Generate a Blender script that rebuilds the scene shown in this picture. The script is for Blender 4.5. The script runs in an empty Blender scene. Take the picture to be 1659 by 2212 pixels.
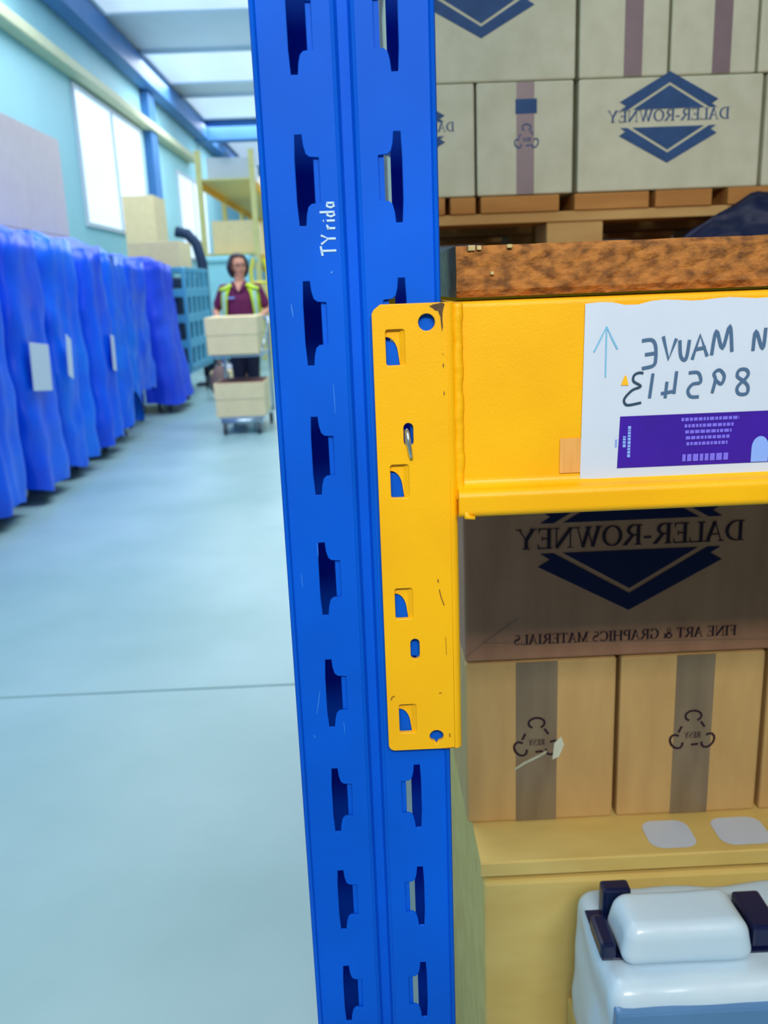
import bpy, bmesh, math, random
from mathutils import Vector, Matrix, noise

# ------------------------------------------------------------------ camera, world, lights, exposure
S = bpy.context.scene
COL = S.collection
H = 1.35                                    # eye height of the camera
PITCH, YAW, ROLL = math.radians(14.5523), math.radians(0.9249), math.radians(-2.2273)
F_PX = 1890.1                               # focal length in pixels of a 1659 x 2212 frame


def camera():
    cy, sy, cp, sp = math.cos(YAW), math.sin(YAW), math.cos(PITCH), math.sin(PITCH)
    f = Vector((sy, cy, 0)); r = Vector((cy, -sy, 0)); u = Vector((0, 0, 1))
    f2 = f * cp - u * sp; u2 = u * cp + f * sp
    r3 = r * math.cos(ROLL) + u2 * math.sin(ROLL); u3 = u2 * math.cos(ROLL) - r * math.sin(ROLL)
    m = Matrix.Identity(4)
    for i in range(3):
        m[i][0] = r3[i]; m[i][1] = u3[i]; m[i][2] = -f2[i]; m[i][3] = (0, 0, H)[i]
    cd = bpy.data.cameras.new('camera'); co = bpy.data.objects.new('camera', cd); COL.objects.link(co)
    cd.sensor_fit = 'VERTICAL'; cd.sensor_height = 36.0; cd.lens = F_PX / 2212 * 36.0
    cd.clip_start = 0.02; cd.clip_end = 200
    cd.dof.use_dof = True; cd.dof.focus_distance = 0.57; cd.dof.aperture_fstop = 11.0
    co.matrix_world = m
    S.camera = co


camera()
W = bpy.data.worlds.new('daylight'); S.world = W; W.use_nodes = True
W.node_tree.nodes['Background'].inputs[0].default_value = (0.6, 0.8, 1.0, 1)
W.node_tree.nodes['Background'].inputs[1].default_value = 0.8


def area(name, loc, size, power, color, rot=(0, 0, 0)):
    l = bpy.data.lights.new(name, 'AREA'); l.shape = 'RECTANGLE'; l.size, l.size_y = size
    l.energy = power; l.color = color
    o = bpy.data.objects.new(name, l); COL.objects.link(o); o.location = loc; o.rotation_euler = rot


COOL = (0.94, 0.98, 1.0)
area('rooflight_behind', (-0.6, -2.6, 5.9), (7.5, 2.0), 75, COOL)
area('rack_lamp', (0.05, -0.80, 2.12), (1.0, 0.20), 24, (1.0, 0.95, 0.88), (math.radians(55), 0, 0))
area('rooflight_near', (-1.0, 2.6, 5.9), (6.0, 2.4), 60, COOL)
area('rooflight_aisle', (-1.0, 6.0, 5.9), (6.5, 2.6), 330, COOL)
area('rooflight_mid', (-1.0, 12.0, 5.9), (6.5, 2.6), 280, COOL)
area('rooflight_far', (-1.0, 20.9, 5.95), (6.5, 2.6), 360, COOL)
area('rooflight_end', (-1.0, 28.0, 5.95), (6.5, 2.6), 360, COOL)
S.view_settings.view_transform = 'Standard'
S.view_settings.look = 'None'
S.view_settings.gamma = 1.0
S.view_settings.use_curve_mapping = False
S.view_settings.exposure = 0.0


# ------------------------------------------------------------------ materials
def lin(c):
    return tuple((v / 255 / 12.92 if v / 255 <= 0.04045 else ((v / 255 + 0.055) / 1.055) ** 2.4) for v in c) + (1,)


def mat(name, rgb, rough=0.5, metal=0.0, var=0.0, scale=8.0, stretch=(1, 1, 1), rgb2=None, bump=0.0, bscale=None,
        spec=0.5, detail=4.0, contrast=(0.35, 0.65), sheen=0.0, alpha=1.0):
    m = bpy.data.materials.new(name); m.use_nodes = True
    nt = m.node_tree; b = nt.nodes['Principled BSDF']
    b.inputs['Base Color'].default_value = lin(rgb); b.inputs['Roughness'].default_value = rough
    b.inputs['Metallic'].default_value = metal; b.inputs['Specular IOR Level'].default_value = spec
    if sheen: b.inputs['Sheen Weight'].default_value = sheen
    if alpha < 1: b.inputs['Alpha'].default_value = alpha
    if rgb2 or var or bump:
        tc = nt.nodes.new('ShaderNodeTexCoord'); mp = nt.nodes.new('ShaderNodeMapping')
        mp.inputs['Scale'].default_value = stretch
        nt.links.new(tc.outputs['Object'], mp.inputs[0])
    if rgb2 or var:
        n = nt.nodes.new('ShaderNodeTexNoise'); n.inputs['Scale'].default_value = scale; n.inputs['Detail'].default_value = detail
        nt.links.new(mp.outputs[0], n.inputs['Vector'])
        cr = nt.nodes.new('ShaderNodeValToRGB'); nt.links.new(n.outputs['Fac'], cr.inputs[0])
        cr.color_ramp.elements[0].position, cr.color_ramp.elements[1].position = contrast
        c1 = lin(rgb); c2 = lin(rgb2) if rgb2 else tuple(min(1, v * (1 + var)) for v in c1[:3]) + (1,)
        if not rgb2: c1 = tuple(v * (1 - var) for v in c1[:3]) + (1,)
        cr.color_ramp.elements[0].color, cr.color_ramp.elements[1].color = c1, c2
        nt.links.new(cr.outputs[0], b.inputs['Base Color'])
    if bump:
        n2 = nt.nodes.new('ShaderNodeTexNoise'); n2.inputs['Scale'].default_value = bscale or scale * 3; n2.inputs['Detail'].default_value = 3
        nt.links.new(mp.outputs[0], n2.inputs['Vector'])
        bp = nt.nodes.new('ShaderNodeBump'); bp.inputs['Strength'].default_value = bump; bp.inputs['Distance'].default_value = 0.002
        nt.links.new(n2.outputs['Fac'], bp.inputs['Height']); nt.links.new(bp.outputs[0], b.inputs['Normal'])
    return m


def glow(name, rgb, s):
    m = bpy.data.materials.new(name); m.use_nodes = True; nt = m.node_tree
    b = nt.nodes['Principled BSDF']; b.inputs['Base Color'].default_value = lin(rgb); b.inputs['Roughness'].default_value = 0.3
    b.inputs['Emission Color'].default_value = lin(rgb); b.inputs['Emission Strength'].default_value = s
    return m


M = {}
M['blue'] = mat('blue_powder_coat', (0, 92, 216), 0.58, var=0.10, scale=9, bump=0.035, bscale=900, spec=0.15)
M['yellow'] = mat('yellow_powder_coat', (255, 186, 4), 0.42, var=0.06, scale=14, bump=0.10, bscale=700, spec=0.4)
M['chip_dark'] = mat('bare_chipped_steel', (92, 68, 40), 0.6, metal=0.2, var=0.2, scale=400)
M['scuff'] = mat('brown_scuff', (150, 104, 10), 0.6)
M['scratch'] = mat('pale_scratch', (60, 140, 235), 0.5)
M['galv'] = mat('galvanised_steel', (200, 214, 216), 0.28, metal=0.9, var=0.1, scale=300)
M['chrome'] = mat('chrome_tube', (190, 208, 222), 0.22, metal=0.85, var=0.05)
M['paper'] = mat('white_paper', (206, 218, 234), 0.55, var=0.015, scale=30)
M['purple'] = mat('purple_print', (66, 26, 170), 0.45, rgb2=(52, 30, 132), scale=12, spec=0.3)
M['lilac'] = mat('lilac_print', (126, 112, 238), 0.5)
M['paleblue'] = mat('pale_blue_print', (140, 176, 250), 0.5)
M['ink'] = mat('marker_ink', (70, 104, 140), 0.6)
M['ink_dark'] = mat('dark_marker_ink', (36, 66, 92), 0.6)
M['cyan_ink'] = mat('cyan_marker_ink', (120, 190, 226), 0.6)
M['white_pen'] = mat('white_paint_pen', (196, 228, 250), 0.6)
M['orange'] = mat('orange_print', (255, 190, 24), 0.6)
M['masking'] = mat('masking_tape', (240, 178, 96), 0.5, rgb2=(228, 160, 78), scale=90, stretch=(3, 1, .2))
M['kraft'] = mat('brown_kraft_board', (212, 174, 112), 0.7, rgb2=(200, 162, 104), scale=40, stretch=(1, 1, .25), bump=0.06, bscale=300, spec=0.2)
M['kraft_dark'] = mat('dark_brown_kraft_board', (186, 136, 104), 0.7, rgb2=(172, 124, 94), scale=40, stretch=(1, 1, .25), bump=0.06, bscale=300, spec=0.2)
M['kraft_pale'] = mat('pale_kraft_board', (218, 222, 198), 0.75, rgb2=(208, 212, 186), scale=25, spec=0.2)
M['kraft_yellow'] = mat('yellowed_kraft_board', (228, 202, 122), 0.7, rgb2=(218, 188, 108), scale=22, stretch=(.4, 1, 1), spec=0.2)
M['kraft_cart'] = mat('light_tan_board', (246, 226, 180), 0.75, var=0.03, scale=12, spec=0.2)
M['tape'] = mat('brown_packing_tape', (142, 124, 96), 0.3, rgb2=(128, 110, 86), scale=60, stretch=(1, 1, .15), spec=0.5)
M['tape_grey'] = mat('grey_packing_tape', (140, 122, 128), 0.35, var=0.05, scale=30)
M['print'] = mat('dark_blue_print', (14, 20, 62), 0.6, var=0.08, scale=60, spec=0.2)
M['print_pale'] = mat('faded_blue_print', (56, 90, 140), 0.6, var=0.08, scale=60, spec=0.2)
M['print_text'] = mat('brown_black_print', (44, 24, 40), 0.6, var=0.08, scale=200, spec=0.2)
M['chipboard'] = mat('particle_board', (178, 118, 60), 0.85, rgb2=(112, 74, 44), scale=170, stretch=(.7, 1, 1), bump=0.9, bscale=260, spec=0.15, contrast=(.4, .66))
M['chip_side'] = mat('grey_green_board_edge', (112, 124, 96), 0.8, var=0.2, scale=120, spec=0.15)
M['chip_chip'] = mat('pale_wood_flake', (196, 176, 120), 0.8, var=0.2, scale=150)
M['pine'] = mat('pallet_pine', (206, 150, 84), 0.75, rgb2=(170, 116, 62), scale=20, stretch=(.15, 1, 1), spec=0.2)
M['pine_pale'] = mat('pale_pallet_pine', (214, 178, 116), 0.75, rgb2=(196, 154, 94), scale=20, stretch=(.3, 1, 1), spec=0.2)
M['navy'] = mat('navy_plastic', (14, 24, 66), 0.35, var=0.15, scale=15)
M['white_film'] = mat('white_shrink_film', (216, 238, 250), 0.25, rgb2=(200, 228, 246), scale=6, bump=0.5, bscale=28, spec=0.6)
M['film_blue'] = mat('blue_printed_film', (96, 142, 190), 0.3, var=0.05, scale=20)
M['cover'] = mat('blue_nylon_cover', (4, 110, 254), 0.34, rgb2=(2, 78, 238), scale=1.6, bump=0.6, bscale=7, spec=0.5)
M['cover_lit'] = mat('lit_blue_nylon_cover', (16, 130, 255), 0.34, rgb2=(4, 92, 246), scale=1.8, bump=0.6, bscale=7, spec=0.5)  # lighter copy of the cover, highlight streaks put into its colour
M['cover2'] = mat('violet_blue_nylon_cover', (40, 92, 240), 0.45, rgb2=(26, 66, 222), scale=1.6, bump=0.5, bscale=7, spec=0.35)
M['dark_steel'] = mat('dark_steel', (40, 52, 72), 0.45, metal=0.5, var=0.1)
M['rubber'] = mat('grey_rubber', (66, 74, 84), 0.6, var=0.1)
M['teal'] = mat('teal_plastic', (86, 172, 208), 0.45, var=0.05, scale=4)
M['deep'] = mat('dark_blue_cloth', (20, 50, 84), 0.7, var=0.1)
M['cyan_pale'] = mat('pale_cyan_panel', (146, 218, 240), 0.5, var=0.03)
M['floor'] = mat('painted_concrete', (140, 180, 182), 0.33, rgb2=(162, 197, 203), scale=1.3, detail=6, bump=0.05, bscale=60, spec=0.45, contrast=(.3, .7))
M['joint'] = mat('dark_joint_filler', (110, 156, 178), 0.7, var=0.1)
M['wall'] = mat('cyan_painted_wall', (160, 218, 234), 0.6, var=0.04, scale=1.0)
M['wall_plain'] = mat('grey_wall', (150, 160, 168), 0.8, var=0.04)
M['ceiling'] = mat('grey_blue_roof_sheet', (204, 222, 240), 0.6, var=0.03, scale=1)
M['guard'] = mat('lemon_yellow_paint', (236, 226, 60), 0.5, var=0.05)
M['pale_sage'] = mat('pale_sage_paint', (204, 212, 180), 0.6, var=0.04)
M['steel_blue'] = mat('blue_painted_steel', (70, 128, 196), 0.5, var=0.05, scale=2)
M['sky_pane'] = glow('rooflight_pane', (214, 232, 248), 0.55)
M['win_pane'] = glow('daylit_window_pane', (214, 234, 248), 0.85)
M['pale_yellow'] = mat('pale_yellow_steel', (222, 212, 140), 0.5, var=0.06)  # on the far rack this pale tone paints in the bright haze
M['pinkish'] = mat('pinkish_grey_board', (214, 204, 204), 0.8, var=0.03)
M['skin'] = mat('skin', (226, 160, 132), 0.5, var=0.04, scale=20)
M['lips'] = mat('lips', (176, 82, 82), 0.45, var=0.03)
M['hair'] = mat('dark_brown_hair', (44, 30, 40), 0.5, var=0.25, scale=60, stretch=(4, 4, .4))
M['maroon'] = mat('maroon_jersey', (112, 28, 84), 0.8, var=0.08, scale=15)
M['trouser'] = mat('navy_trouser_cloth', (16, 22, 52), 0.8, var=0.15, scale=12)
M['hivis'] = mat('fluorescent_yellow', (208, 244, 40), 0.6, var=0.03)
M['reflect'] = mat('silver_reflective_tape', (176, 222, 214), 0.35, var=0.05)
M['shoe'] = mat('black_leather', (24, 24, 28), 0.4, var=0.1)
M['eye'] = mat('eye', (60, 44, 40), 0.2, var=0.05)
M['sack'] = mat('brown_sack', (134, 110, 104), 0.8, var=0.15, scale=10)
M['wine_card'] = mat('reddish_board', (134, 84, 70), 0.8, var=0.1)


# ------------------------------------------------------------------ geometry helpers
def link_mesh(name, me, m, parent=None):
    """One mesh object from world-coordinate mesh data; re-based on its parent's location."""
    o = bpy.data.objects.new(name, me); COL.objects.link(o)
    if m is not None and not me.materials:
        me.materials.append(m)
    if parent is not None:
        me.transform(Matrix.Translation(-Vector(parent['_base'])))
        o.parent = parent
        o['_base'] = parent['_base']
    return o


def rebase(o, base):
    o.data.transform(Matrix.Translation(-Vector(base))); o.location = base; o['_base'] = tuple(base)
    return o


def empty(name, loc):
    o = bpy.data.objects.new(name, None); COL.objects.link(o); o.location = loc; o['_base'] = tuple(loc)
    o.empty_display_size = 0.05
    return o


def tag(o, label, cat, group=None, kind=None):
    o['label'] = label; o['category'] = cat
    if group: o['group'] = group
    if kind: o['kind'] = kind
    return o


def structure(o):
    o['kind'] = 'structure'
    return o


class MB:
    """Collects shapes into one bmesh."""
    def __init__(s): s.bm = bmesh.new(); s.j = 0

    def box(s, x0, x1, y0, y1, z0, z1, bev=0.0, seg=2, mtx=None):
        r = bmesh.ops.create_cube(s.bm, size=1)
        vs = r['verts']
        for v in vs:
            v.co = Vector(((x0 + x1) / 2 + v.co.x * (x1 - x0), (y0 + y1) / 2 + v.co.y * (y1 - y0), (z0 + z1) / 2 + v.co.z * (z1 - z0)))
        if mtx is not None:
            for v in vs: v.co = mtx @ v.co
        if bev > 0:
            es = list({e for v in vs for e in v.link_edges})
            bmesh.ops.bevel(s.bm, geom=es, offset=bev, segments=seg, affect='EDGES', profile=0.5)
        return s

    def quad(s, *pts):
        s.bm.faces.new([s.bm.verts.new(p) for p in pts]); return s

    def poly(s, pts):
        s.bm.faces.new([s.bm.verts.new(p) for p in pts]); return s

    def tube(s, pts, rad, n=8, caps=True, closed=False):
        pts = [Vector(p) for p in pts]
        rad = rad if isinstance(rad, list) else [rad] * len(pts)
        rings = []; ref = None
        for i, p in enumerate(pts):
            a = pts[i - 1] if i > 0 else (pts[-1] if closed else p)
            b = pts[i + 1] if i < len(pts) - 1 else (pts[0] if closed else p)
            t = (b - a).normalized()
            if ref is None:
                ref = Vector((0, 0, 1)) if abs(t.z) < 0.9 else Vector((1, 0, 0))
            u = (ref - t * ref.dot(t)).normalized(); w = t.cross(u); ref = u
            r = rad[i]; ru, rw = r if isinstance(r, tuple) else (r, r)
            rings.append([s.bm.verts.new(p + u * math.cos(2 * math.pi * k / n) * ru + w * math.sin(2 * math.pi * k / n) * rw) for k in range(n)])
        for i in range(len(rings) - (0 if closed else 1)):
            A, B = rings[i], rings[(i + 1) % len(rings)]
            for k in range(n):
                s.bm.faces.new((A[k], A[(k + 1) % n], B[(k + 1) % n], B[k]))
        if caps and not closed:
            s.bm.faces.new(rings[0][::-1]); s.bm.faces.new(rings[-1])
        return s

    def ell(s, c, r, u=16, v=12, mtx=None):
        r_ = bmesh.ops.create_uvsphere(s.bm, u_segments=u, v_segments=v, radius=1)
        for w in r_['verts']:
            w.co = Vector((w.co.x * r[0], w.co.y * r[1], w.co.z * r[2]))
            if mtx is not None: w.co = mtx @ w.co
            w.co += Vector(c)
        return s

    def cyl(s, a, b, r, n=16):
        return s.tube([a, b], r, n)

    def ribbon(s, pts, w, P, lift=0.0):
        """Flat stroke in a 2D plane: P maps (a, b) to a point in space."""
        pts = [Vector(p) for p in pts]; L, Rr = [], []; s.j += 8
        ws = w if isinstance(w, (list, tuple)) else [w] * len(pts)
        for i, p in enumerate(pts):
            a = pts[max(0, i - 1)]; b = pts[min(len(pts) - 1, i + 1)]
            d = b - a; d = d.normalized() if d.length > 1e-9 else Vector((1, 0))
            nrm = Vector((-d.y, d.x)) * ws[i] / 2
            s.j += 1; up = Vector((0, -4e-7 * s.j, 0))
            L.append(s.bm.verts.new(P(*(p + nrm)) + up)); Rr.append(s.bm.verts.new(P(*(p - nrm)) + up))
        for i in range(len(pts) - 1):
            s.bm.faces.new((L[i], Rr[i], Rr[i + 1], L[i + 1]))
        return s

    def fix(s):
        bmesh.ops.recalc_face_normals(s.bm, faces=s.bm.faces); return s

    def mesh(s, name, smooth=False):
        s.fix(); me = bpy.data.meshes.new(name); s.bm.to_mesh(me); s.bm.free()
        if smooth:
            for p in me.polygons: p.use_smooth = True
        return me

    def build(s, name, m, parent=None, smooth=False):
        return link_mesh(name, s.mesh(name, smooth), m, parent)


def remesh(mb, voxel, smooth=6, name='body'):
    me = mb.mesh(name); o = bpy.data.objects.new('tmp', me); COL.objects.link(o)
    r = o.modifiers.new('r', 'REMESH'); r.mode = 'VOXEL'; r.voxel_size = voxel; r.use_smooth_shade = True
    if smooth:
        q = o.modifiers.new('s', 'SMOOTH'); q.factor = 0.5; q.iterations = smooth
    dg = bpy.context.evaluated_depsgraph_get(); dg.update()
    out = bpy.data.meshes.new_from_object(o.evaluated_get(dg))
    bpy.data.objects.remove(o); bpy.data.meshes.remove(me)
    out.name = name
    for p in out.polygons: p.use_smooth = True
    out.materials.clear()
    return out


def cut_plate(outline, holes, thick, bevel=0.0, res=1):
    """A flat plate with holes as a mesh in local XY, thickness along Z (0 = front ... -thick = back)."""
    cu = bpy.data.curves.new('tmp', 'CURVE'); cu.dimensions = '2D'; cu.fill_mode = 'BOTH'
    cu.extrude = max(thick / 2 - bevel, 1e-5); cu.bevel_depth = bevel; cu.bevel_resolution = res
    for ring in [outline] + holes:
        sp = cu.splines.new('POLY'); sp.points.add(len(ring) - 1); sp.use_cyclic_u = True
        for q, p in zip(sp.points, ring): q.co = (p[0], p[1], 0, 1)
    if bevel: cu.offset = -bevel
    o = bpy.data.objects.new('tmp', cu); COL.objects.link(o)
    dg = bpy.context.evaluated_depsgraph_get(); dg.update()
    me = bpy.data.meshes.new_from_object(o.evaluated_get(dg))
    bpy.data.objects.remove(o); bpy.data.curves.remove(cu)
    me.materials.clear()
    return me


def upright(me, y_front, thick):
    """Stand a cut plate (local XY) up in the XZ plane, its front face at y_front looking to -y."""
    me.transform(Matrix(((1, 0, 0, 0), (0, 0, -1, y_front + thick / 2), (0, 1, 0, 0), (0, 0, 0, 1))))
    return me


def arc(cx, cy, rx, ry, a0, a1, n=10):
    return [(cx + rx * math.cos(math.radians(a0 + (a1 - a0) * i / n)), cy + ry * math.sin(math.radians(a0 + (a1 - a0) * i / n))) for i in range(n + 1)]


def round_rect(x0, x1, z0, z1, r, n=4):
    return (arc(x1 - r, z1 - r, r, r, 0, 90, n) + arc(x0 + r, z1 - r, r, r, 90, 180, n)
            + arc(x0 + r, z0 + r, r, r, 180, 270, n) + arc(x1 - r, z0 + r, r, r, 270, 360, n))


def join_mesh(me_list, name):
    bm = bmesh.new()
    for me in me_list: bm.from_mesh(me); bpy.data.meshes.remove(me)
    out = bpy.data.meshes.new(name); bm.to_mesh(out); bm.free()
    return out


def copy_tree(o, parent=None):
    c = o.copy(); COL.objects.link(c)
    if parent is not None: c.parent = parent
    for ch in list(o.children): copy_tree(ch, c)
    return c


def curvy(pts, n=5):
    """Catmull-Rom curve through handwriting points."""
    p = [Vector(q) for q in pts]
    if len(p) < 4: return pts
    out = []
    for i in range(len(p) - 1):
        a, b, c, d = p[max(0, i - 1)], p[i], p[i + 1], p[min(len(p) - 1, i + 2)]
        for k in range(n):
            u = k / n
            out.append(0.5 * (2 * b + (c - a) * u + (2 * a - 5 * b + 4 * c - d) * u * u + (3 * b - a - 3 * c + d) * u ** 3))
    return out + [p[-1]]


# ------------------------------------------------------------------ lettering (thick and thin strokes of a serif face, unit cap height)
T, t = 0.17, 0.06


def _serif(x, y, w=0.26): return [([(x - w / 2, y), (x + w / 2, y)], 0.05)]


def _stem(x, a=0.0, b=1.0, w=T, s0=True, s1=True):
    g = [([(x, a), (x, b)], w)]
    if s0: g += _serif(x, a + 0.025, w + .16)
    if s1: g += _serif(x, b - 0.025, w + .16)
    return g


def _bowl(cx, cy, rx, ry, a0, a1, n=16):
    p = arc(cx, cy, rx, ry, a0, a1, n)
    return (p, [t + (T - t) * abs(math.cos(math.radians(a0 + (a1 - a0) * i / n))) ** 1.3 for i in range(n + 1)])


GLYPH = {
    'D': (0.86, _stem(.16) + [_bowl(.30, .5, .44, .475, -90, 90), ([(.16, .975), (.3, .975)], t), ([(.16, .025), (.3, .025)], t)]),
    'A': (0.84, [([(.12, 0), (.42, 1)], t), ([(.42, 1), (.72, 0)], T), ([(.24, .36), (.60, .36)], t)] + _serif(.12, .025) + _serif(.72, .025, .3)),
    'L': (0.70, _stem(.16) + [([(.16, .025), (.62, .025)], t), ([(.62, 0), (.64, .28)], [.09, .03])]),
    'E': (0.72, _stem(.16) + [([(.16, .025), (.60, .025)], t), ([(.16, .975), (.58, .975)], t), ([(.16, .5), (.46, .5)], t),
                              ([(.60, 0), (.64, .26)], [.09, .03]), ([(.58, 1), (.60, .76)], [.09, .03]), ([(.46, .38), (.46, .62)], .05)]),
    'R': (0.84, _stem(.16) + [_bowl(.34, .735, .25, .24, -90, 90), ([(.16, .975), (.34, .975)], t), ([(.16, .495), (.36, .495)], t),
                              ([(.40, .49), (.72, .03)], [T * .8, T]), ([(.68, .025), (.84, .025)], .05)]),
    'O': (0.90, [_bowl(.45, .5, .36, .475, 0, 360, 28)]),
    'W': (1.20, [([(.14, 1), (.40, 0)], T), ([(.40, 0), (.62, .96)], t), ([(.56, 1), (.82, 0)], T), ([(.82, 0), (1.06, 1)], t)]
          + _serif(.14, .975, .3) + _serif(.58, .975, .3) + _serif(1.06, .975)),
    'N': (0.92, [([(.16, 0), (.16, 1)], t), ([(.14, .98), (.76, .02)], T), ([(.76, 0), (.76, 1)], t)] + _serif(.16, .025) + _serif(.1, .975) + _serif(.76, .975)),
    'Y': (0.84, [([(.12, 1), (.42, .46)], T), ([(.74, 1), (.42, .46)], t)] + _stem(.42, 0, .5, T, True, False) + _serif(.12, .975, .3) + _serif(.74, .975)),
    'I': (0.40, _stem(.2)),
    'T': (0.76, _stem(.38, 0, 1, T, True, False) + [([(.06, .975), (.70, .975)], t), ([(.06, 1), (.05, .72)], [.09, .03]), ([(.70, 1), (.71, .72)], [.09, .03])]),
    'F': (0.66, _stem(.16) + [([(.16, .975), (.58, .975)], t), ([(.16, .5), (.46, .5)], t), ([(.58, 1), (.60, .76)], [.09, .03]), ([(.46, .38), (.46, .62)], .05)]),
    'P': (0.74, _stem(.16) + [_bowl(.34, .72, .27, .255, -90, 90), ([(.16, .975), (.34, .975)], t), ([(.16, .465), (.34, .465)], t)]),
    'H': (0.90, _stem(.16) + _stem(.74) + [([(.16, .5), (.74, .5)], t)]),
    'C': (0.82, [_bowl(.46, .5, .36, .475, 42, 318, 22), ([(.74, .72), (.76, 1)], [.03, .07])]),
    'G': (0.88, [_bowl(.46, .5, .36, .475, 42, 300, 22), ([(.74, .72), (.76, 1)], [.03, .07]), ([(.70, .04), (.70, .42)], T)] + _serif(.70, .42, .3)),
    'S': (0.66, [(arc(.33, .74, .21, .235, 30, 250, 12) + arc(.33, .27, .23, .245, 80, -150, 12), [t + (T - t) * math.exp(-((i - 12.5) / 5.0) ** 2) for i in range(26)])]),
    'M': (1.04, [([(.16, 0), (.16, 1)], t), ([(.16, 1), (.50, .04)], T), ([(.50, .04), (.84, 1)], t), ([(.86, 0), (.86, 1)], T)] + _serif(.16, .025) + _serif(.86, .025, .3) + _serif(.12, .975) + _serif(.9, .975)),
    '&': (0.90, [(arc(.36, .76, .16, .215, 250, -90, 16), t), ([(.28, .62), (.78, .02)], T), (arc(.34, .26, .25, .235, 100, 330, 12) + [(.74, .5)], T * .7)]),
    '-': (0.46, [([(.06, .36), (.38, .36)], .11)]),
    ' ': (0.34, []),
}


def mirrored_text(mb, text, P, right, base, height, width):
    """Reversed lettering: first letter at the right, running to the left; P maps plane (a, b) to space."""
    adv = [GLYPH[c][0] for c in text]; kx = width / sum(adv); x = 0
    for c, a in zip(text, adv):
        for pts, w in GLYPH[c][1]:
            ws = [v * height for v in w] if isinstance(w, list) else w * height
            q = [(right - (x + p[0]) * kx, base + p[1] * height) for p in pts]
            mb.ribbon(q, ws, P)
        x += a


# ------------------------------------------------------------------ the setting
fl = MB().box(-4.6, 5.0, -4.0, 38.0, -0.22, -0.012).build('floor', M['joint']); structure(fl); fl['_base'] = (0, 0, 0)
for y0, y1 in ((-4.0, 2.836), (2.844, 38.0)):
    MB().box(-4.6, 5.0, y0, y1, -0.012, 0.0, 0.002, 1).build('concrete_slab', M['floor'], fl)

wl = structure(MB().box(-4.75, -4.6, -4.0, 38.0, -0.2, 6.3).build('wall_left', M['wall'])); wl['_base'] = (0, 0, 0)
structure(MB().box(-4.75, 5.15, 38.0, 38.15, -0.2, 6.3).build('wall_far', M['wall']))
structure(MB().box(5.0, 5.15, -4.0, 38.0, -0.2, 6.3).build('wall_right', M['wall_plain']))
structure(MB().box(-4.75, 5.15, -4.15, -4.0, -0.2, 6.3).build('wall_back', M['wall_plain']))
structure(MB().box(0.10, 5.0, 3.3, 3.4, 0.0, 6.1).build('wall_light_block', M['wall_plain']))  # unseen wall added to stop light leaking in behind the rack
ce = structure(MB().box(-4.75, 5.15, -4.15, 38.15, 6.15, 6.3).build('ceiling', M['ceiling'])); ce['_base'] = (0, 0, 0)
for y0, y1 in ((14.2, 17.0), (19.7, 22.4), (24.0, 26.9), (30.9, 36.9)):
    MB().box(-4.2, 4.4, y0, y1, 6.10, 6.16).build('skylight_panel', M['sky_pane'], ce)
    f = MB()
    f.box(-4.26, -4.2, y0 - .06, y1 + .06, 6.06, 6.16); f.box(4.4, 4.46, y0 - .06, y1 + .06, 6.06, 6.16)
    f.box(-4.2, 4.4, y0 - .06, y0, 6.06, 6.16); f.box(-4.2, 4.4, y1, y1 + .06, 6.06, 6.16)
    f.build('skylight_frame', M['ceiling'], ce)
structure(MB().box(-4.6, 5.0, 27.4, 28.0, 5.6, 6.1).build('trim_1', M['steel_blue']))
structure(MB().box(-4.55, -4.25, -4.0, 38.0, 5.62, 6.05, 0.02).build('trim_2', M['steel_blue']))
structure(MB().box(-4.6, -4.36, -4.0, 26.0, 4.80, 4.98, 0.03).build('trim_3', M['pale_sage']))
structure(MB().box(-4.6, -4.42, 20.7, 21.3, 0, 5.6, 0.02).build('trim_4', M['steel_blue']))


def window(name, y0, y1, z0, z1):
    w = structure(empty(name, (-4.6, (y0 + y1) / 2, z0)))
    f = MB(); b = 0.07; ym_ = (y0 + y1) / 2
    for a in (y0, y1 - b, (y0 + y1) / 2 - b / 2): f.box(-4.62, -4.55, a, a + b, z0, z1)
    for a in (z0, z1 - b):
        for c_ in (y0 + b, ym_ + b / 2): f.box(-4.62, -4.55, c_, c_ + (y1 - y0 - 3 * b) / 2, a, a + b)
    f.build('window_frame', M['paper'], w)
    ym = (y0 + y1) / 2
    MB().box(-4.61, -4.585, y0 + b, ym - b / 2, z0 + b, z1 - b).build('pane', M['win_pane'], w)
    MB().box(-4.61, -4.585, ym + b / 2, y1 - b, z0 + b, z1 - b).build('pane', M['win_pane'], w)


window('window_1', 15.7, 20.3, 2.5, 4.75)
window('window_2', 24.0, 28.2, 2.2, 4.4)

# ------------------------------------------------------------------ rack upright frame with its slotted front post
D = 0.4986; PX0 = -0.0494; PW = 0.0917; PX1 = PX0 + PW; TOP = 3.2
SLOT = [(0, 0), (.0037, 0), (.0042, -.0055), (.0053, -.0096), (.0072, -.0112), (.0122, -.0116), (.0122, -.0344), (.0072, -.0348),
        (.0053, -.0364), (.0042, -.0405), (.0037, -.046), (0, -.046), (-.0006, -.034), (-.0006, -.012)]
SLOT_TOPS = [H + 0.0034 - 0.075 * k for k in range(-24, 18)]
SLOT_TOPS = [z for z in SLOT_TOPS if 0.12 < z < TOP - 0.03]


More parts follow.
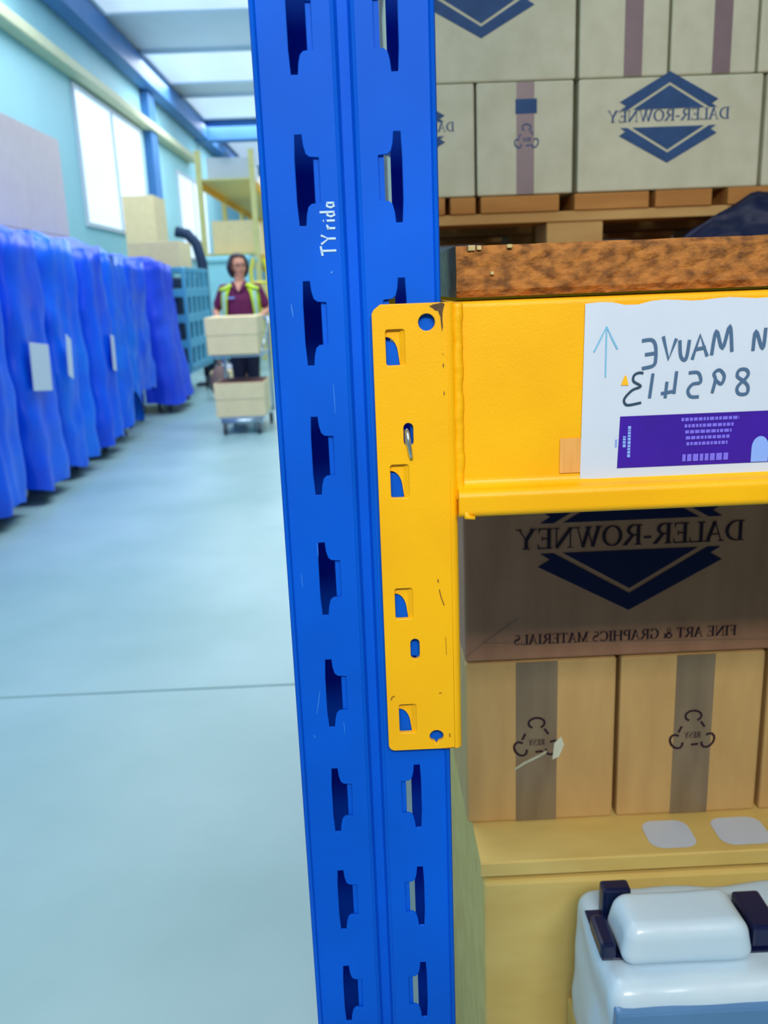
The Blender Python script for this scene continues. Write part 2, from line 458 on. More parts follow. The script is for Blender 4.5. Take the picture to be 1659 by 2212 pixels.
def post_mesh(y, flip=1):
    out = [(PX0 + .0015, 0), (PX0 + .0398, 0), (PX0 + .0398, TOP), (PX0 + .0015, TOP)]
    hs = [[(PX0 + .0178 + a, z + b) for a, b in SLOT] for z in SLOT_TOPS]
    left = upright(cut_plate(out, hs, .002, .0003), D, .002)
    right = left.copy()                       # the second slot column mirrors the first about the groove
    right.transform(Matrix.Translation((PX0 + PX1, 0, 0)) @ Matrix.Scale(-1, 4, (1, 0, 0))); right.flip_normals()
    me = join_mesh([left, right], 'post')
    mb = MB(); mb.bm.from_mesh(me); bpy.data.meshes.remove(me)
    # centre groove, rounded corners, side walls and return lips as one folded section
    a, b = PX0 + .0398, PX1 - .0398; c = (a + b) / 2

    def fold(p, th=.002):
        p = [Vector(q) for q in p]; off = []
        for i in range(len(p)):
            d0 = (p[i] - p[i - 1]).normalized() if i else (p[1] - p[0]).normalized()
            d1 = (p[i + 1] - p[i]).normalized() if i < len(p) - 1 else d0
            nrm = Vector((-(d0 + d1).y, (d0 + d1).x)); nrm = nrm.normalized() / max(.4, nrm.normalized().dot(Vector((-d0.y, d0.x))))
            off.append(p[i] + nrm * th)
        ring = p + off[::-1]
        lo = [mb.bm.verts.new((q.x, q.y, 0)) for q in ring]; hi = [mb.bm.verts.new((q.x, q.y, TOP)) for q in ring]
        n = len(ring)
        for i in range(n): mb.bm.faces.new((lo[i], lo[(i + 1) % n], hi[(i + 1) % n], hi[i]))
        k = len(p)
        for i in range(k - 1):
            for rr in (lo, hi): mb.bm.faces.new((rr[i], rr[i + 1], rr[n - 2 - i], rr[n - 1 - i]))

    fold([(a, D), (a + .0016, D + .0008), (a + .0034, D + .0044), (c, D + .0048), (b - .0034, D + .0044), (b - .0016, D + .0008), (b, D)])
    fold([(PX0 + .0215 + .0085, D + .070), (PX0 + .002, D + .070), (PX0, D + .068), (PX0, D + .0022), (PX0 + .0005, D + .0006), (PX0 + .0016, D)][::-1][::-1], -.002)
    fold([(PX1 - .0208, D + .070), (PX1 - .002, D + .070), (PX1, D + .068), (PX1, D + .0022), (PX1 - .0005, D + .0006), (PX1 - .0016, D)], .002)
    if flip < 0 or y != D:
        for v in mb.bm.verts: v.co.y = y + flip * (v.co.y - D)
    return mb.mesh('front_post')


rack = empty('rack_upright', (PX0 + PW / 2, D + .035, 0))
tag(rack, 'blue steel rack upright with two columns of tapered slots, standing at the aisle corner', 'rack post')
link_mesh('front_post', post_mesh(D), M['blue'], rack)
link_mesh('rear_post', post_mesh(2.30, -1), M['blue'], rack)
for k, z in enumerate(SLOT_TOPS):            # pressed tongues set back behind the inner edge of each slot
    if not 0.80 < z < 1.62: continue
    for sgn in (0, 1):
        x0, x1 = PX0 + .0178 + .0091, PX0 + .0178 + .0128
        if sgn: x0, x1 = PX1 - .0178 - .0128, PX1 - .0178 - .0091
        MB().box(x0, x1, D + .0021, D + .0033, z - .0355, z - .0105, .0003, 1).build('slot_tongue', M['blue'], rack)
for x in (-.0035, ):
    for k, (za, zb) in enumerate(((0.25, 0.25), (2.9, 2.9))):
        MB().box(x - .016, x + .016, D + .072, 2.23, za - .02, zb + .02, .002).build('brace', M['blue'], rack)
for za, zb in ((0.35, 0.9), (2.0, 2.8)):
    b_ = MB(); b_.tube([(-.0035, D + .075, za), (-.0035, 2.225, zb)], (.016, .016), 4).build('brace', M['blue'], rack)
for y in (D + .035, 2.265):
    MB().box(PX0 - .02, PX1 + .02, y - .05, y + .05, 0, .008, .001).build('base_plate', M['blue'], rack)

# white paint-pen scrawl up the post, the word reversed and turned on its side
hand = MB(); yw = D - .00035


def scrawl(u, v):            # u: distance up the post from the foot of the word, v: from left to right across the stroke height
    return Vector((PX0 + .0290 + v * .0080, yw, 1.3690 + u))


K = .0335 / 7.2
word = {
    'T': [[(0, 0), (0, 1)], [(-.55, 0.05), (.55, -.05)]],
    'Y': [[(-.5, 0), (.1, .5), (.5, 0)], [(.1, .5), (.1, 1.0)]],
    'r': [[(0, .45), (0, 1)], [(0, .6), (.25, .45), (.4, .5)]],
    'i': [[(0, .45), (0, 1)], [(0, .2), (0, .26)]],
    'd': [[(.35, 0), (.35, 1)], [(.35, .55), (0, .5), (-.15, .75), (0, 1), (.35, .9)]],
    'a': [[(.35, .5), (.35, 1)], [(.35, .55), (0, .5), (-.15, .75), (0, 1), (.35, .9)]],
}
adv = 0
for ch, wd in zip('TYrida', (1.25, 1.25, .85, .6, 1.0, 1.0)):
    for st in word[ch]:
        hand.ribbon([((adv + p[0]) * K, p[1]) for p in st], .0011, lambda a, b: scrawl(a, b)) if False else hand.tube(
            [scrawl((adv + p[0]) * K, p[1]) for p in st], (.0006, .00025), 6)
    adv += wd
hand.build('pen_scrawl', M['white_pen'], rack)
for a, b, w in (((.0335, 1.3580), (.0341, 1.3572), .0016), ((.0105, 1.3415), (.0112, 1.3345), .0006), ((.0315, 1.297), (.0318, 1.280), .0004),
                ((.0135, 1.108), (.0105, 1.092), .0005), ((.0065, 1.185), (.0068, 1.176), .0004), ((.008, 1.078), (.0087, 1.0755), .0006),
                ((.0170, 1.2035), (.0173, 1.195), .0005), ((.0270, 1.0865), (.0274, 1.078), .0004)):
    MB().ribbon([(PX0 + a[0], a[1]), (PX0 + (a[0] + b[0]) / 2 + .0001, (a[1] + b[1]) / 2), (PX0 + b[0], b[1])], [w * .5, w, w * .5],
                lambda x, z: Vector((x, D - .00025, z))).build('paint_scratch', M['scratch'], rack)

# ------------------------------------------------------------------ yellow beam with its end connector
BX1 = 1.40
beam = empty('shelf_crossbar', (BX1 / 2, .52, 1.217))
tag(beam, 'yellow steel shelf beam with hooked end plate locked into the blue upright', 'beam')
prof = ([(.5018, 1.339)] + arc(.5018, 1.3362, .0028, .0028, 90, 180, 5) + arc(.4930, 1.2385, .0060, .0052, 0, -90, 6)
        + arc(.4930, 1.2290, .0045, .0043, 90, 180, 7) + arc(.4930, 1.2215, .0045, .0045, 180, 270, 7) + [(.548, 1.217), (.550, 1.219), (.550, 1.337), (.548, 1.339)])
b = MB(); n = len(prof)
lo = [b.bm.verts.new((.0515, y, z)) for y, z in prof]; hi = [b.bm.verts.new((BX1, y, z)) for y, z in prof]
for i in range(n): b.bm.faces.new((lo[i], lo[(i + 1) % n], hi[(i + 1) % n], hi[i]))
b.bm.faces.new(lo); b.bm.faces.new(hi)
bo = b.build('beam_section', M['yellow'], beam)
PLX0, PLX1, PZ0, PZ1, PY, PT = .0053, .0470, 1.0665, 1.3395, .4942, .0036
WIN = [(1.3060, 1.3258), (1.2296, 1.2494), (1.1545, 1.1740), (1.0785, 1.0980)]
holes = [round_rect(.0125, .0232, a, c_, .0014, 3) for a, c_ in WIN]
holes.append([(.0356 + .0047 * math.cos(i * math.pi / 12), 1.3290 + .0047 * math.sin(i * math.pi / 12)) for i in range(24)])
holes.append([(.0355 + .0044 * math.cos(i * math.pi / 12), 1.0752 + .0042 * math.sin(i * math.pi / 12)) for i in range(24)][:16]
             + [(.0355 - .0012, 1.0716), (.0355, 1.0694), (.0355 + .0012, 1.0716)] + [(.0355 + .0044 * math.cos(i * math.pi / 12), 1.0752 + .0042 * math.sin(i * math.pi / 12)) for i in range(21, 24)])
for zc in (1.2665, 1.1345):
    holes.append(arc(.0237, zc + .0040, .0028, .0028, 0, 180, 8) + arc(.0237, zc - .0040, .0028, .0028, 180, 360, 8))
outl = ([(PLX0, PZ0 + .004)] + arc(PLX0 + .004, PZ0 + .004, .004, .004, 180, 270, 5) + [(PLX1, PZ0), (PLX1, PZ1), (PLX0 + .005, PZ1), (PLX0 + .0012, PZ1 - .0028), (PLX0, PZ1 - .0050)])
pl = upright(cut_plate(outl, holes, PT, .0004, 2), PY, PT)
fl2 = MB(); fl2.bm.from_mesh(pl); bpy.data.meshes.remove(pl)
ring = arc(PLX1, PY + .0045, .0045, .0045, -90, 0, 6)     # rounded bend, then the flange running back along the post
ring = ring + [(PLX1 + .0045, .552), (PLX1 + .0009, .552), (PLX1 + .0009, PY + .0045)] + [(PLX1, PY + .0036)]
lo = [fl2.bm.verts.new((x, y, PZ0)) for x, y in ring]; hi = [fl2.bm.verts.new((x, y, PZ1)) for x, y in ring]
for i in range(len(ring)): fl2.bm.faces.new((lo[i], lo[(i + 1) % len(ring)], hi[(i + 1) % len(ring)], hi[i]))
fl2.bm.faces.new(lo); fl2.bm.faces.new(hi)
conn = fl2.build('end_connector', M['yellow'], beam)
for a, c_ in WIN:                              # pressed hook behind each window
    h = c_ - a
    o_ = [(.0120, c_ + .0005), (.0120, c_ - .0042)] + arc(.0128, c_ - .0142, .0066, .0100, 92, 12, 6) + [(.0203, a - .0005), (.0245, a - .0005), (.0245, c_ + .0005)]
    hk = MB(); me = upright(cut_plate(o_, [], .0012, .0002), PY + .0030, .0012); hk.bm.from_mesh(me); bpy.data.meshes.remove(me)
    hk.quad((.0203, PY + .0029, a), (.0240, PY + .0003, a), (.0240, PY + .0003, c_), (.0203, PY + .0029, c_))
    hk.build('hook', M['yellow'], conn)
wb = MB(); pts = []; rr = []
for i in range(60):
    z = 1.3385 - i * .0019
    pts.append((.0530 + .00025 * math.sin(i * 0.7), .4985 + .0001 * math.sin(i * 1.3), z)); rr.append(.0030 + .00012 * math.sin(i * 2.1) + .0002 * math.sin(i * .45))
wb.tube(pts, rr, 8); wb.tube([(.0535, .493, 1.2265), (.056, .489, 1.2178), (.0605, .4885, 1.2172)], [.0016, .0020, .0012], 7)
wb.build('weld_bead', M['yellow'], beam, True)
chips = MB()
Pc = lambda x, z: Vector((x, PY - .0003, z))
for pts in ([(.0372, 1.3376), (.0395, 1.3386), (.0420, 1.3389), (.0440, 1.3394), (.0458, 1.3386), (.0450, 1.3360), (.0445, 1.3335), (.0444, 1.3300), (.0446, 1.3262), (.0440, 1.3235), (.0436, 1.3275), (.0432, 1.3318), (.0420, 1.3350), (.0405, 1.3352), (.0392, 1.3364)],
            [(.0440, 1.3055), (.0446, 1.3065), (.0447, 1.3045), (.0443, 1.3035)], [(.0441, 1.3112), (.0445, 1.3120), (.0444, 1.3104)],
            [(.0442, 1.2895), (.0447, 1.2910), (.0448, 1.2890), (.0443, 1.2880)]):
    chips.poly([Pc(*p) for p in pts])
chips.build('chipped_paint', M['chip_dark'], conn)
for p, w in (([(.0392, 1.1725), (.0402, 1.1675), (.0420, 1.1622)], .0007), ([(.0385, 1.1790), (.0388, 1.1768)], .0008), ([(.0078, 1.1015), (.0085, 1.1035), (.0102, 1.1042)], .0008),
             ([(.0376, 1.1047), (.0392, 1.1049)], .0007), ([(.0436, 1.0770), (.0438, 1.0745)], .0008), ([(.0425, 1.1420), (.0427, 1.1300)], .0003), ([(.0405, 1.0668), (.0470, 1.0672)], .0006)):
    MB().ribbon(p, w, Pc).build('scuff_mark', M['scuff'], conn)
pin = empty('locking_pin', (.0237, PY, 1.262))
tag(pin, 'bent galvanised locking pin hanging in the upper long slot of the yellow end plate', 'pin')
MB().tube([(.0232, PY + .004, 1.2685), (.0230, PY + .0008, 1.2688), (.0231, PY - .0016, 1.2672), (.0236, PY - .0020, 1.2620), (.0244, PY - .0015, 1.2560), (.0249, PY - .0012, 1.2528)],
          [.0011, .0012, .0013, .0013, .0012, .0009], 10).build('pin_wire', M['galv'], pin, True)
MB().box(.0216, .0226, PY + .0006, PY + .0034, 1.2590, 1.2690, .0003, 1).build('pin_clip', M['galv'], pin)

# ------------------------------------------------------------------ shelf label taped on the beam
LY = .4985
lab = empty('shelf_label', (.18, LY, 1.234))
tag(lab, 'white paper shelf label with reversed handwriting and a purple strip, taped on the yellow beam', 'label')
g = MB(); nx, nz = 24, 10
vv = {}
for i in range(nx + 1):
    for k in range(nz + 1):
        x = .1235 + (.30 - .1235) * i / nx + .0012 * (k / nz) ** 1; z = 1.2340 + (1.3355 - 1.2340) * k / nz
        if k == nz: z += .0006 * math.sin(i * 1.3) - (.0010 if i in (3, 4) else 0)
        lift = .0007 if i else .0004
        vv[i, k] = g.bm.verts.new((x, LY - lift, z))
for i in range(nx):
    for k in range(nz): g.bm.faces.new((vv[i, k], vv[i + 1, k], vv[i + 1, k + 1], vv[i, k + 1]))
g.build('paper_sheet', M['paper'], lab)
PL = lambda x, z, d=.0010: Vector((x, LY - d, z))
MB().quad(PL(.1450, 1.2412), PL(.30, 1.2412), PL(.30, 1.2715), PL(.1460, 1.2715)).build('purple_strip', M['purple'], lab)
tx = MB(); P2 = lambda x, z: PL(x, z, .0013)
for r, (z, x0, x1) in enumerate(((1.2683, .1815, .2150), (1.2645, .1835, .2120), (1.2610, .1840, .2110), (1.2575, .1845, .2100), (1.2540, .1850, .2090))):
    x = x0
    random.seed(r + 3)
    while x < x1:                              # lines of small lilac lettering, too fine to read
        w = random.uniform(.0012, .0028); tx.ribbon([(x, z), (min(x + w, x1), z)], .0019, P2); x += w + .0006
x = .1830
while x < .2085:
    w = random.uniform(.0018, .0034); tx.ribbon([(x, 1.2458), (x + w, 1.2458)], .0042, P2); x += w + .0009
tx.build('lilac_text', M['lilac'], lab)
tx = MB()
for x, z0, z1 in ((.1515, 1.2475, 1.2660), (.1487, 1.2535, 1.2600)):
    z = z0; random.seed(int(x * 1e4))
    while z < z1:
        w = random.uniform(.0008, .0020); tx.ribbon([(x, z), (x + .00005, min(z + w, z1))], .0017, P2); z += w + .0004
z = 1.2540
while z < 1.2580: tx.ribbon([(.1440, z), (.1440, z + .0008)], .0012, P2); z += .0012
tx.build('small_print', M['paleblue'], lab)
tx = MB(); tx.poly([P2(*p) for p in [(.2235, 1.2416), (.2235, 1.2500)] + arc(.2285, 1.2500, .005, .0068, 180, 0, 10) + [(.2335, 1.2416)]])
tx.build('arch_mark', M['paleblue'], lab)
hw = MB()
hw.ribbon([(.1368, 1.2945), (.1368, 1.3218)], .0008, P2); hw.ribbon([(.1300, 1.3090), (.1335, 1.3160), (.1368, 1.3228), (.1400, 1.3160), (.1432, 1.3100)], .0009, P2)
hw.build('up_arrow', M['cyan_ink'], lab)
hw = MB(); k = .0019                          # reversed word: E V U A M from left to right
for p in ([(.1570, 1.3140), (.1625, 1.3143), (.1648, 1.3110), (.1652, 1.3040), (.1640, 1.3000), (.1575, 1.2985)], [(.1590, 1.3062), (.1645, 1.3068)],
          [(.1690, 1.3160), (.1725, 1.3030), (.1765, 1.3145)], [(.1785, 1.3135), (.1795, 1.3045), (.1825, 1.3030), (.1840, 1.3135)],
          [(.1860, 1.3025), (.1900, 1.3160), (.1945, 1.3040)], [(.1875, 1.3080), (.1935, 1.3090)],
          [(.1970, 1.3045), (.1990, 1.3180), (.2030, 1.3080), (.2065, 1.3205), (.2085, 1.3060)],
          [(.2205, 1.3060), (.2215, 1.3170), (.2260, 1.3070), (.2270, 1.3185)], [(.2310, 1.3070), (.2310, 1.3185), (.2365, 1.3185)]):
    hw.ribbon(curvy(p), k, P2)
hw.build('handwriting', M['ink'], lab)
hw = MB(); k = .0014                          # reversed number: 3 1 4 5 9 8 from left to right
hw.ribbon(curvy([(.1585, 1.2958), (.1560, 1.2962), (.1532, 1.2948), (.1530, 1.2915), (.1572, 1.2885), (.1525, 1.2865), (.1485, 1.2825), (.1480, 1.2798), (.1500, 1.2780), (.1560, 1.2788), (.1578, 1.2792)]), k, P2)
hw.build('handwriting', M['ink_dark'], lab)
hw = MB(); k = .0018
for p in ([(.1640, 1.2955), (.1625, 1.2815)], [(.1775, 1.2962), (.1765, 1.2835)], [(.1770, 1.2850), (.1690, 1.2838)], [(.1722, 1.2905), (.1715, 1.2812)],
          [(.1845, 1.2950), (.1900, 1.2948), (.1915, 1.2895), (.1870, 1.2885), (.1845, 1.2850), (.1862, 1.2815), (.1910, 1.2812)],
          [(.2000, 1.2905), (.2035, 1.2880), (.2050, 1.2925), (.2020, 1.2960), (.1990, 1.2940), (.2000, 1.2905), (.1985, 1.2830)],
          [(.2160, 1.2895), (.2125, 1.2920), (.2135, 1.2955), (.2175, 1.2955), (.2185, 1.2920), (.2130, 1.2860), (.2140, 1.2820), (.2185, 1.2820), (.2190, 1.2860), (.2160, 1.2895)]):
    hw.ribbon(curvy(p), k, P2)
hw.build('handwriting', M['ink'], lab)
MB().poly([P2(.1458, 1.2895), P2(.1502, 1.2893), P2(.1488, 1.2945), P2(.1478, 1.2950)]).build('orange_mark', M['orange'], lab)
tp = MB().box(.1115, .1255, LY - .0004, LY - .0001, 1.2395, 1.2600)
tag(rebase(tp.build('masking_tape', M['masking']), (.1185, LY, 1.25)), 'short strip of beige tape holding the lower corner of the white shelf label', 'tape')

# ------------------------------------------------------------------ particle board shelf
deck = empty('shelf_board', (.7, 1.4, 1.340))
tag(deck, 'rough brown particle board shelf lying on the yellow beam', 'shelf')
c = MB(); random.seed(5)
nx, nzz = 160, 7
fr = {}
for i in range(nx + 1):
    for k in range(nzz + 1):
        x = .0545 + (BX1 - .0545) * i / nx; z = 1.3410 + .0285 * k / nzz
        rough = noise.noise(Vector((x * 130, 3.1, z * 130))) * .0022 + noise.noise(Vector((x * 320, 7, z * 320))) * .0008
        edge = (.0025 if k in (0, nzz) else 0) + (.002 if i == 0 else 0)
        fr[i, k] = c.bm.verts.new((x, .5115 + rough + edge, z - (abs(noise.noise(Vector((x * 60, 9, k)))) * .0014 if k == nzz else 0)))
for i in range(nx):
    for k in range(nzz): c.bm.faces.new((fr[i, k], fr[i + 1, k], fr[i + 1, k + 1], fr[i, k + 1]))
bl = [c.bm.verts.new((fr[i, 0].co.x, 2.32, 1.341)) for i in (0, nx)]; tl = [c.bm.verts.new((fr[i, 0].co.x, 2.32, 1.3695)) for i in (0, nx)]
c.bm.faces.new([fr[i, nzz] for i in range(nx + 1)] + [tl[1], tl[0]]); c.bm.faces.new([fr[i, 0] for i in range(nx + 1)] + [bl[1], bl[0]])
c.bm.faces.new([fr[nx, k] for k in range(nzz + 1)] + [tl[1], bl[1]]); c.bm.faces.new((bl[0], bl[1], tl[1], tl[0]))
c.build('board_core', M['chipboard'], deck)
s_ = MB(); s_.quad((.0544, .5135, 1.341), (.0544, 2.32, 1.341), (.0544, 2.32, 1.3695), (.0544, .5135, 1.3695))
for i in range(14):
    x = .0545 + random.random() * .004; y = .511 + random.random() * .003; z = 1.342 + random.random() * .027
s_.build('board_end', M['chip_side'], deck)
fk = MB()
for x, z, w, h in ((.0610, 1.3680, .0040, .0015), (.0660, 1.3680, .0025, .0012), (.0735, 1.3540, .0020, .0009), (.083, 1.3683, .003, .001)):
    fk.box(x, x + w, .5095, .5165, z - h, z + h, .0003, 1)
fk.build('wood_flake', M['chip_chip'], deck)
rb = MB().box(PX1 + .006, BX1, 2.27, 2.325, 1.217, 1.339, .003).build('rear_beam', M['yellow'], beam)


# ------------------------------------------------------------------ cartons
def carton(name, x0, x1, y0, y1, z0, z1, m, label, group=None, tape=None, tm=None, seam=True, cat='carton', bev=.003, top_tape=True):
    e = tag(empty(name, ((x0 + x1) / 2, (y0 + y1) / 2, z0)), label, cat, group)
    MB().box(x0, x1, y0, y1, z0, z1, bev, 2).build('carton_body', m, e)
    if tape:
        MB().box(tape[0], tape[1], y0 - .0006, y0 + .0002, z0 + .001, z1 - .001).build('tape_strip', tm or M['tape'], e)
    return e


def logo(mb, cx, cz, s, y, upper=True):
    """Two solid triangles either side of a text band inside a chevron outline; s = half width."""
    P = lambda a, b_: Vector((cx + a * s, y, cz + b_ * s))
    tri = [(-.74, -.05), (.74, -.05), (0, -.49)]
    half = [(-1.01, -.20), (-.88, -.12), (-.99, -.05), (-.84, -.05), (0, -.545), (0, -.745)]
    for pts in (tri, half, [(-a, b_) for a, b_ in half]):
        mb.poly([P(*p) for p in pts])
        if upper: mb.poly([P(p[0], .24 - p[1]) for p in pts])


by = .85
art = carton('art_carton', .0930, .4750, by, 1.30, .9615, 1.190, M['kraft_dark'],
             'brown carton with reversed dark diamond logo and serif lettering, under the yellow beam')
lg = MB(); logo(lg, .2640, 1.083, .094, by - .0006); lg.build('printed_logo', M['print'], art)
tx = MB(); PB = lambda x, z: Vector((x, by - .0008, z))
mirrored_text(tx, 'DALER-ROWNEY', PB, .3800, 1.0835, .0215, .2330)
tx.build('printed_name', M['print_text'], art)
tx = MB(); mirrored_text(tx, 'FINE ART & GRAPHICS MATERIALS', PB, .3790, .9795, .0112, .2350); tx.build('printed_line', M['print_text'], art)
cr = MB()
cr.ribbon([(.0935, .968), (.112, .983), (.150, 1.010)], .0008, PB); cr.ribbon([(.112, .983), (.30, .977), (.47, .972)], .0006, PB)
cr.build('fold_crease', M['tape'], art)


def recycle_mark(mb, cx, cz, s, y):
    P = lambda a, b_: Vector((cx + a, y, cz + b_))
    for k in range(3):                         # three looped arms round a triangle
        a = math.radians(90 + 120 * k); ca, sa = math.cos(a), math.sin(a)
        rot = lambda p: (p[0] * ca - p[1] * sa, p[0] * sa + p[1] * ca)
        lobe = [rot((s * .95 + s * .30 * math.cos(w), s * .42 * math.sin(w))) for w in [math.radians(-150 + 30 * i) for i in range(11)]]
        mb.ribbon(lobe, s * .12, P)
        mb.ribbon([rot((s * .62, -s * .40)), rot((s * .30, -s * .62))], s * .12, P)
    mirrored_text(mb, 'RESY', P, s * .42, -s * .30, s * .34, s * .84)


row = [(.0930, .2540, (.1465, .1910), 'taped brown carton with recycling mark and peeling tape, nearest the blue upright'),
       (.2585, .4130, (.3180, .3590), 'middle brown taped carton between its two neighbours under the logo carton'),
       (.4180, .5750, (.4750, .5180), 'brown carton at the photo edge, only a sliver seen beyond a dark gap')]
for i, (x0, x1, tp_, lb) in enumerate(row):
    e = carton('kraft_carton', x0, x1, by, 1.25, .7685, .9600, M['kraft'], lb, 'brown cartons in a row below the logo carton', tape=tp_)
    if i < 2:
        mk = MB(); recycle_mark(mk, (tp_[0] + tp_[1]) / 2, .868, .021, by - .0009); mk.build('recycling_mark', M['print_text'], e)
    if i == 0:
        pe = MB()
        pts = [(.1445, .8345), (.1560, .8440), (.1700, .8510), (.1795, .8545)]
        for k in range(3):
            a, c_ = pts[k], pts[k + 1]; ya, yb = by - .0015 - .004 * math.sin(k * 1.0), by - .0015 - .004 * math.sin((k + 1) * 1.0)
            pe.quad((a[0], ya, a[1] - .0022), (c_[0], yb, c_[1] - .0022), (c_[0], yb - .002, c_[1] + .0026), (a[0], ya - .002, a[1] + .0022))
        pe.poly([(.1880, by - .002, .8640), (.1950, by - .003, .8720), (.1985, by - .003, .8620), (.1930, by - .003, .8480), (.1860, by - .002, .8440)])
        pe.build('peeled_tape', M['kraft_pale'], e)

# big yellowed carton below, its lid seen from above and stepped in under the rim
big = tag(empty('lidded_carton', (.45, 1.1, .18)), 'large yellowish carton with two white stickers on its lid, under the brown cartons', 'carton')
LX0, LX1 = .0985, .78
pf = [(.781, .7665), (.783, .768), (1.40, .768), (1.40, .742), (.800, .742), (.792, .748), (.781, .752)]
l = MB(); lo = [l.bm.verts.new((LX0, y, z)) for y, z in pf]; hi = [l.bm.verts.new((LX1, y, z)) for y, z in pf]
for i in range(len(pf)): l.bm.faces.new((lo[i], lo[(i + 1) % len(pf)], hi[(i + 1) % len(pf)], hi[i]))
l.bm.faces.new(lo); l.bm.faces.new(hi); l.build('lid', M['kraft_yellow'], big)
MB().box(LX0 + .003, LX1 - .003, .784, 1.397, .18, .742, .004).build('carton_body', M['kraft_yellow'], big)
for x0, x1, zt in ((.280, .330, 0), (.355, .410, 0)):
    s_ = MB(); pts = round_rect(x0, x1, .790, .838, .014, 5); s_.poly([(a, b_, .7688) for a, b_ in pts]); s_.build('sticker', M['paper'], big)
low = tag(empty('low_pallet', (.5, 1.1, 0)), 'wooden pallet on the floor under the large yellowish carton', 'pallet')
for k in range(3):
    for j in range(3): MB().box(.08 + k * .33, .18 + k * .33, .58 + j * .42, .68 + j * .42, .022, .14, .002).build('block', M['pine'], low)
    MB().box(.08 + k * .33, .18 + k * .33, .56, 1.55, .0, .022, .002).build('bottom_board', M['pine'], low)
for j in range(7): MB().box(.07, .86, .56 + j * .143, .66 + j * .143, .14, .18, .002).build('deck_board', M['pine'], low)


# ------------------------------------------------------------------ white film-wrapped packs in front, low right
def soft_pack(name, x0, x1, y0, y1, z0, z1, r, seed, taper, label):
    m = MB(); N = 26
    bmesh.ops.create_cube(m.bm, size=2)
    bmesh.ops.subdivide_edges(m.bm, edges=list(m.bm.edges), cuts=N - 1, use_grid_fill=True)
    c0 = Vector(((x0 + x1) / 2, (y0 + y1) / 2, (z0 + z1) / 2)); h = Vector(((x1 - x0) / 2, (y1 - y0) / 2, (z1 - z0) / 2))
    for v in m.bm.verts:
        p = Vector((v.co.x * h.x, v.co.y * h.y, v.co.z * h.z))
        q = Vector((max(-h.x + r, min(h.x - r, p.x)), max(-h.y + r, min(h.y - r, p.y)), max(-h.z + r, min(h.z - r, p.z))))
        d = p - q
        if d.length > 1e-9: p = q + d.normalized() * min(d.length, r)
        k = 1 - taper * (p.z / h.z * .5 + .5)
        p.x *= k; p.y *= k
        nn = noise.noise(Vector((p.x * 18 + seed, p.y * 18, p.z * 26)))
        if p.z > -h.z * .95: p *= 1 + nn * .035
        v.co = c0 + p
    o = m.build(name, M['white_film'], None, True)
    rebase(o, (c0.x, c0.y, z0))
    return tag(o, label, 'package')


soft_pack('wrapped_pack', .186, .420, .612, .760, .600, .757, .016, 3.0, .05, 'wide lower white film-wrapped pack under a smaller one in the bottom corner')
soft_pack('wrapped_pack', .203, .322, .636, .698, .7595, .799, .013, 8.0, .12, 'smaller white film-wrapped pack on top of a wider one, with dark blue tray behind')
lp = bpy.data.objects['wrapped_pack']; lp['_base'] = tuple(lp.location)
MB().box(.192, .414, .6095, .650, .610, .741, .004).build('blue_band', M['film_blue'], lp)
tr = tag(empty('navy_tray', (.26, .68, .757)), 'dark navy plastic tray edge behind the white wrapped packs', 'tray')
MB().box(.190, .352, .652, .716, .7572, .7592, .0006, 1).build('tray_base', M['navy'], tr)
MB().box(.203, .230, .700, .716, .7592, .7925, .003).build('tray_wall', M['navy'], tr)
MB().box(.188, .2025, .650, .690, .7592, .776, .003).build('tray_end', M['navy'], tr)
MB().box(.3260, .352, .655, .705, .7592, .782, .003).build('tray_end', M['navy'], tr)
st = carton('support_carton', .19, .50, .585, .779, .18, .599, M['kraft_yellow'], 'yellowish carton carrying the white film-wrapped packs', tape=None)

# ------------------------------------------------------------------ pallet load on the shelf
py = 1.45; zt = 1.4790
pal = tag(empty('shelf_pallet', (.45, 1.85, 1.3695)), 'worn wooden pallet on the particle board shelf carrying pale cartons', 'pallet')
for bx0, bx1 in ((.060, .125), (.3000, .3900), (.660, .750)):
    for j in range(3): MB().box(bx0, bx1, py + .004 + j * .36, py + .10 + j * .36, 1.3850, 1.4360, .002).build('block', M['pine_pale'], pal)
    MB().box(bx0 - .002, bx1 + .002, py, 2.28, 1.3695, 1.3850, .002).build('bottom_board', M['pine'], pal)
MB().box(.058, .755, py, py + .10, 1.4360, 1.4520, .002).build('stringer_board', M['pine_pale'], pal)
for j in range(1, 3): MB().box(.058, .755, py + j * .36, py + .10 + j * .36, 1.4360, 1.4520, .002).build('stringer_board', M['pine_pale'], pal)
for x0, x1 in ((.058, .138), (.146, .186), (.194, .318), (.342, .460), (.470, .560), (.585, .660), (.672, .755)):
    MB().box(x0, x1, py - .004, 2.28, 1.4520, 1.4780 + random.uniform(-.0012, .0010), .002).build('deck_board', M['pine'], pal)


def pale(x0, x1, z0, z1, label, tape=None, lg_=None, grp='pale cartons on the shelf pallet', y0=None):
    e = carton('pale_carton', x0, x1, y0 or py + .005, (y0 or py) + .32, z0, z1, M['kraft_pale'], label, grp, tape=tape, tm=M['tape_grey'])
    if lg_:
        g_ = MB(); logo(g_, lg_[0], lg_[1], lg_[2], (y0 or py + .005) - .0008); g_.build('printed_logo', M['print_pale'], e)
        g_ = MB(); mirrored_text(g_, 'DALER-ROWNEY', lambda x, z: Vector((x, (y0 or py + .005) - .0010, z)), lg_[0] + lg_[2] * 1.25, lg_[1] + lg_[2] * .06, lg_[2] * .22, lg_[2] * 2.5)
        g_.build('printed_name', M['print_pale'], e)
    return e


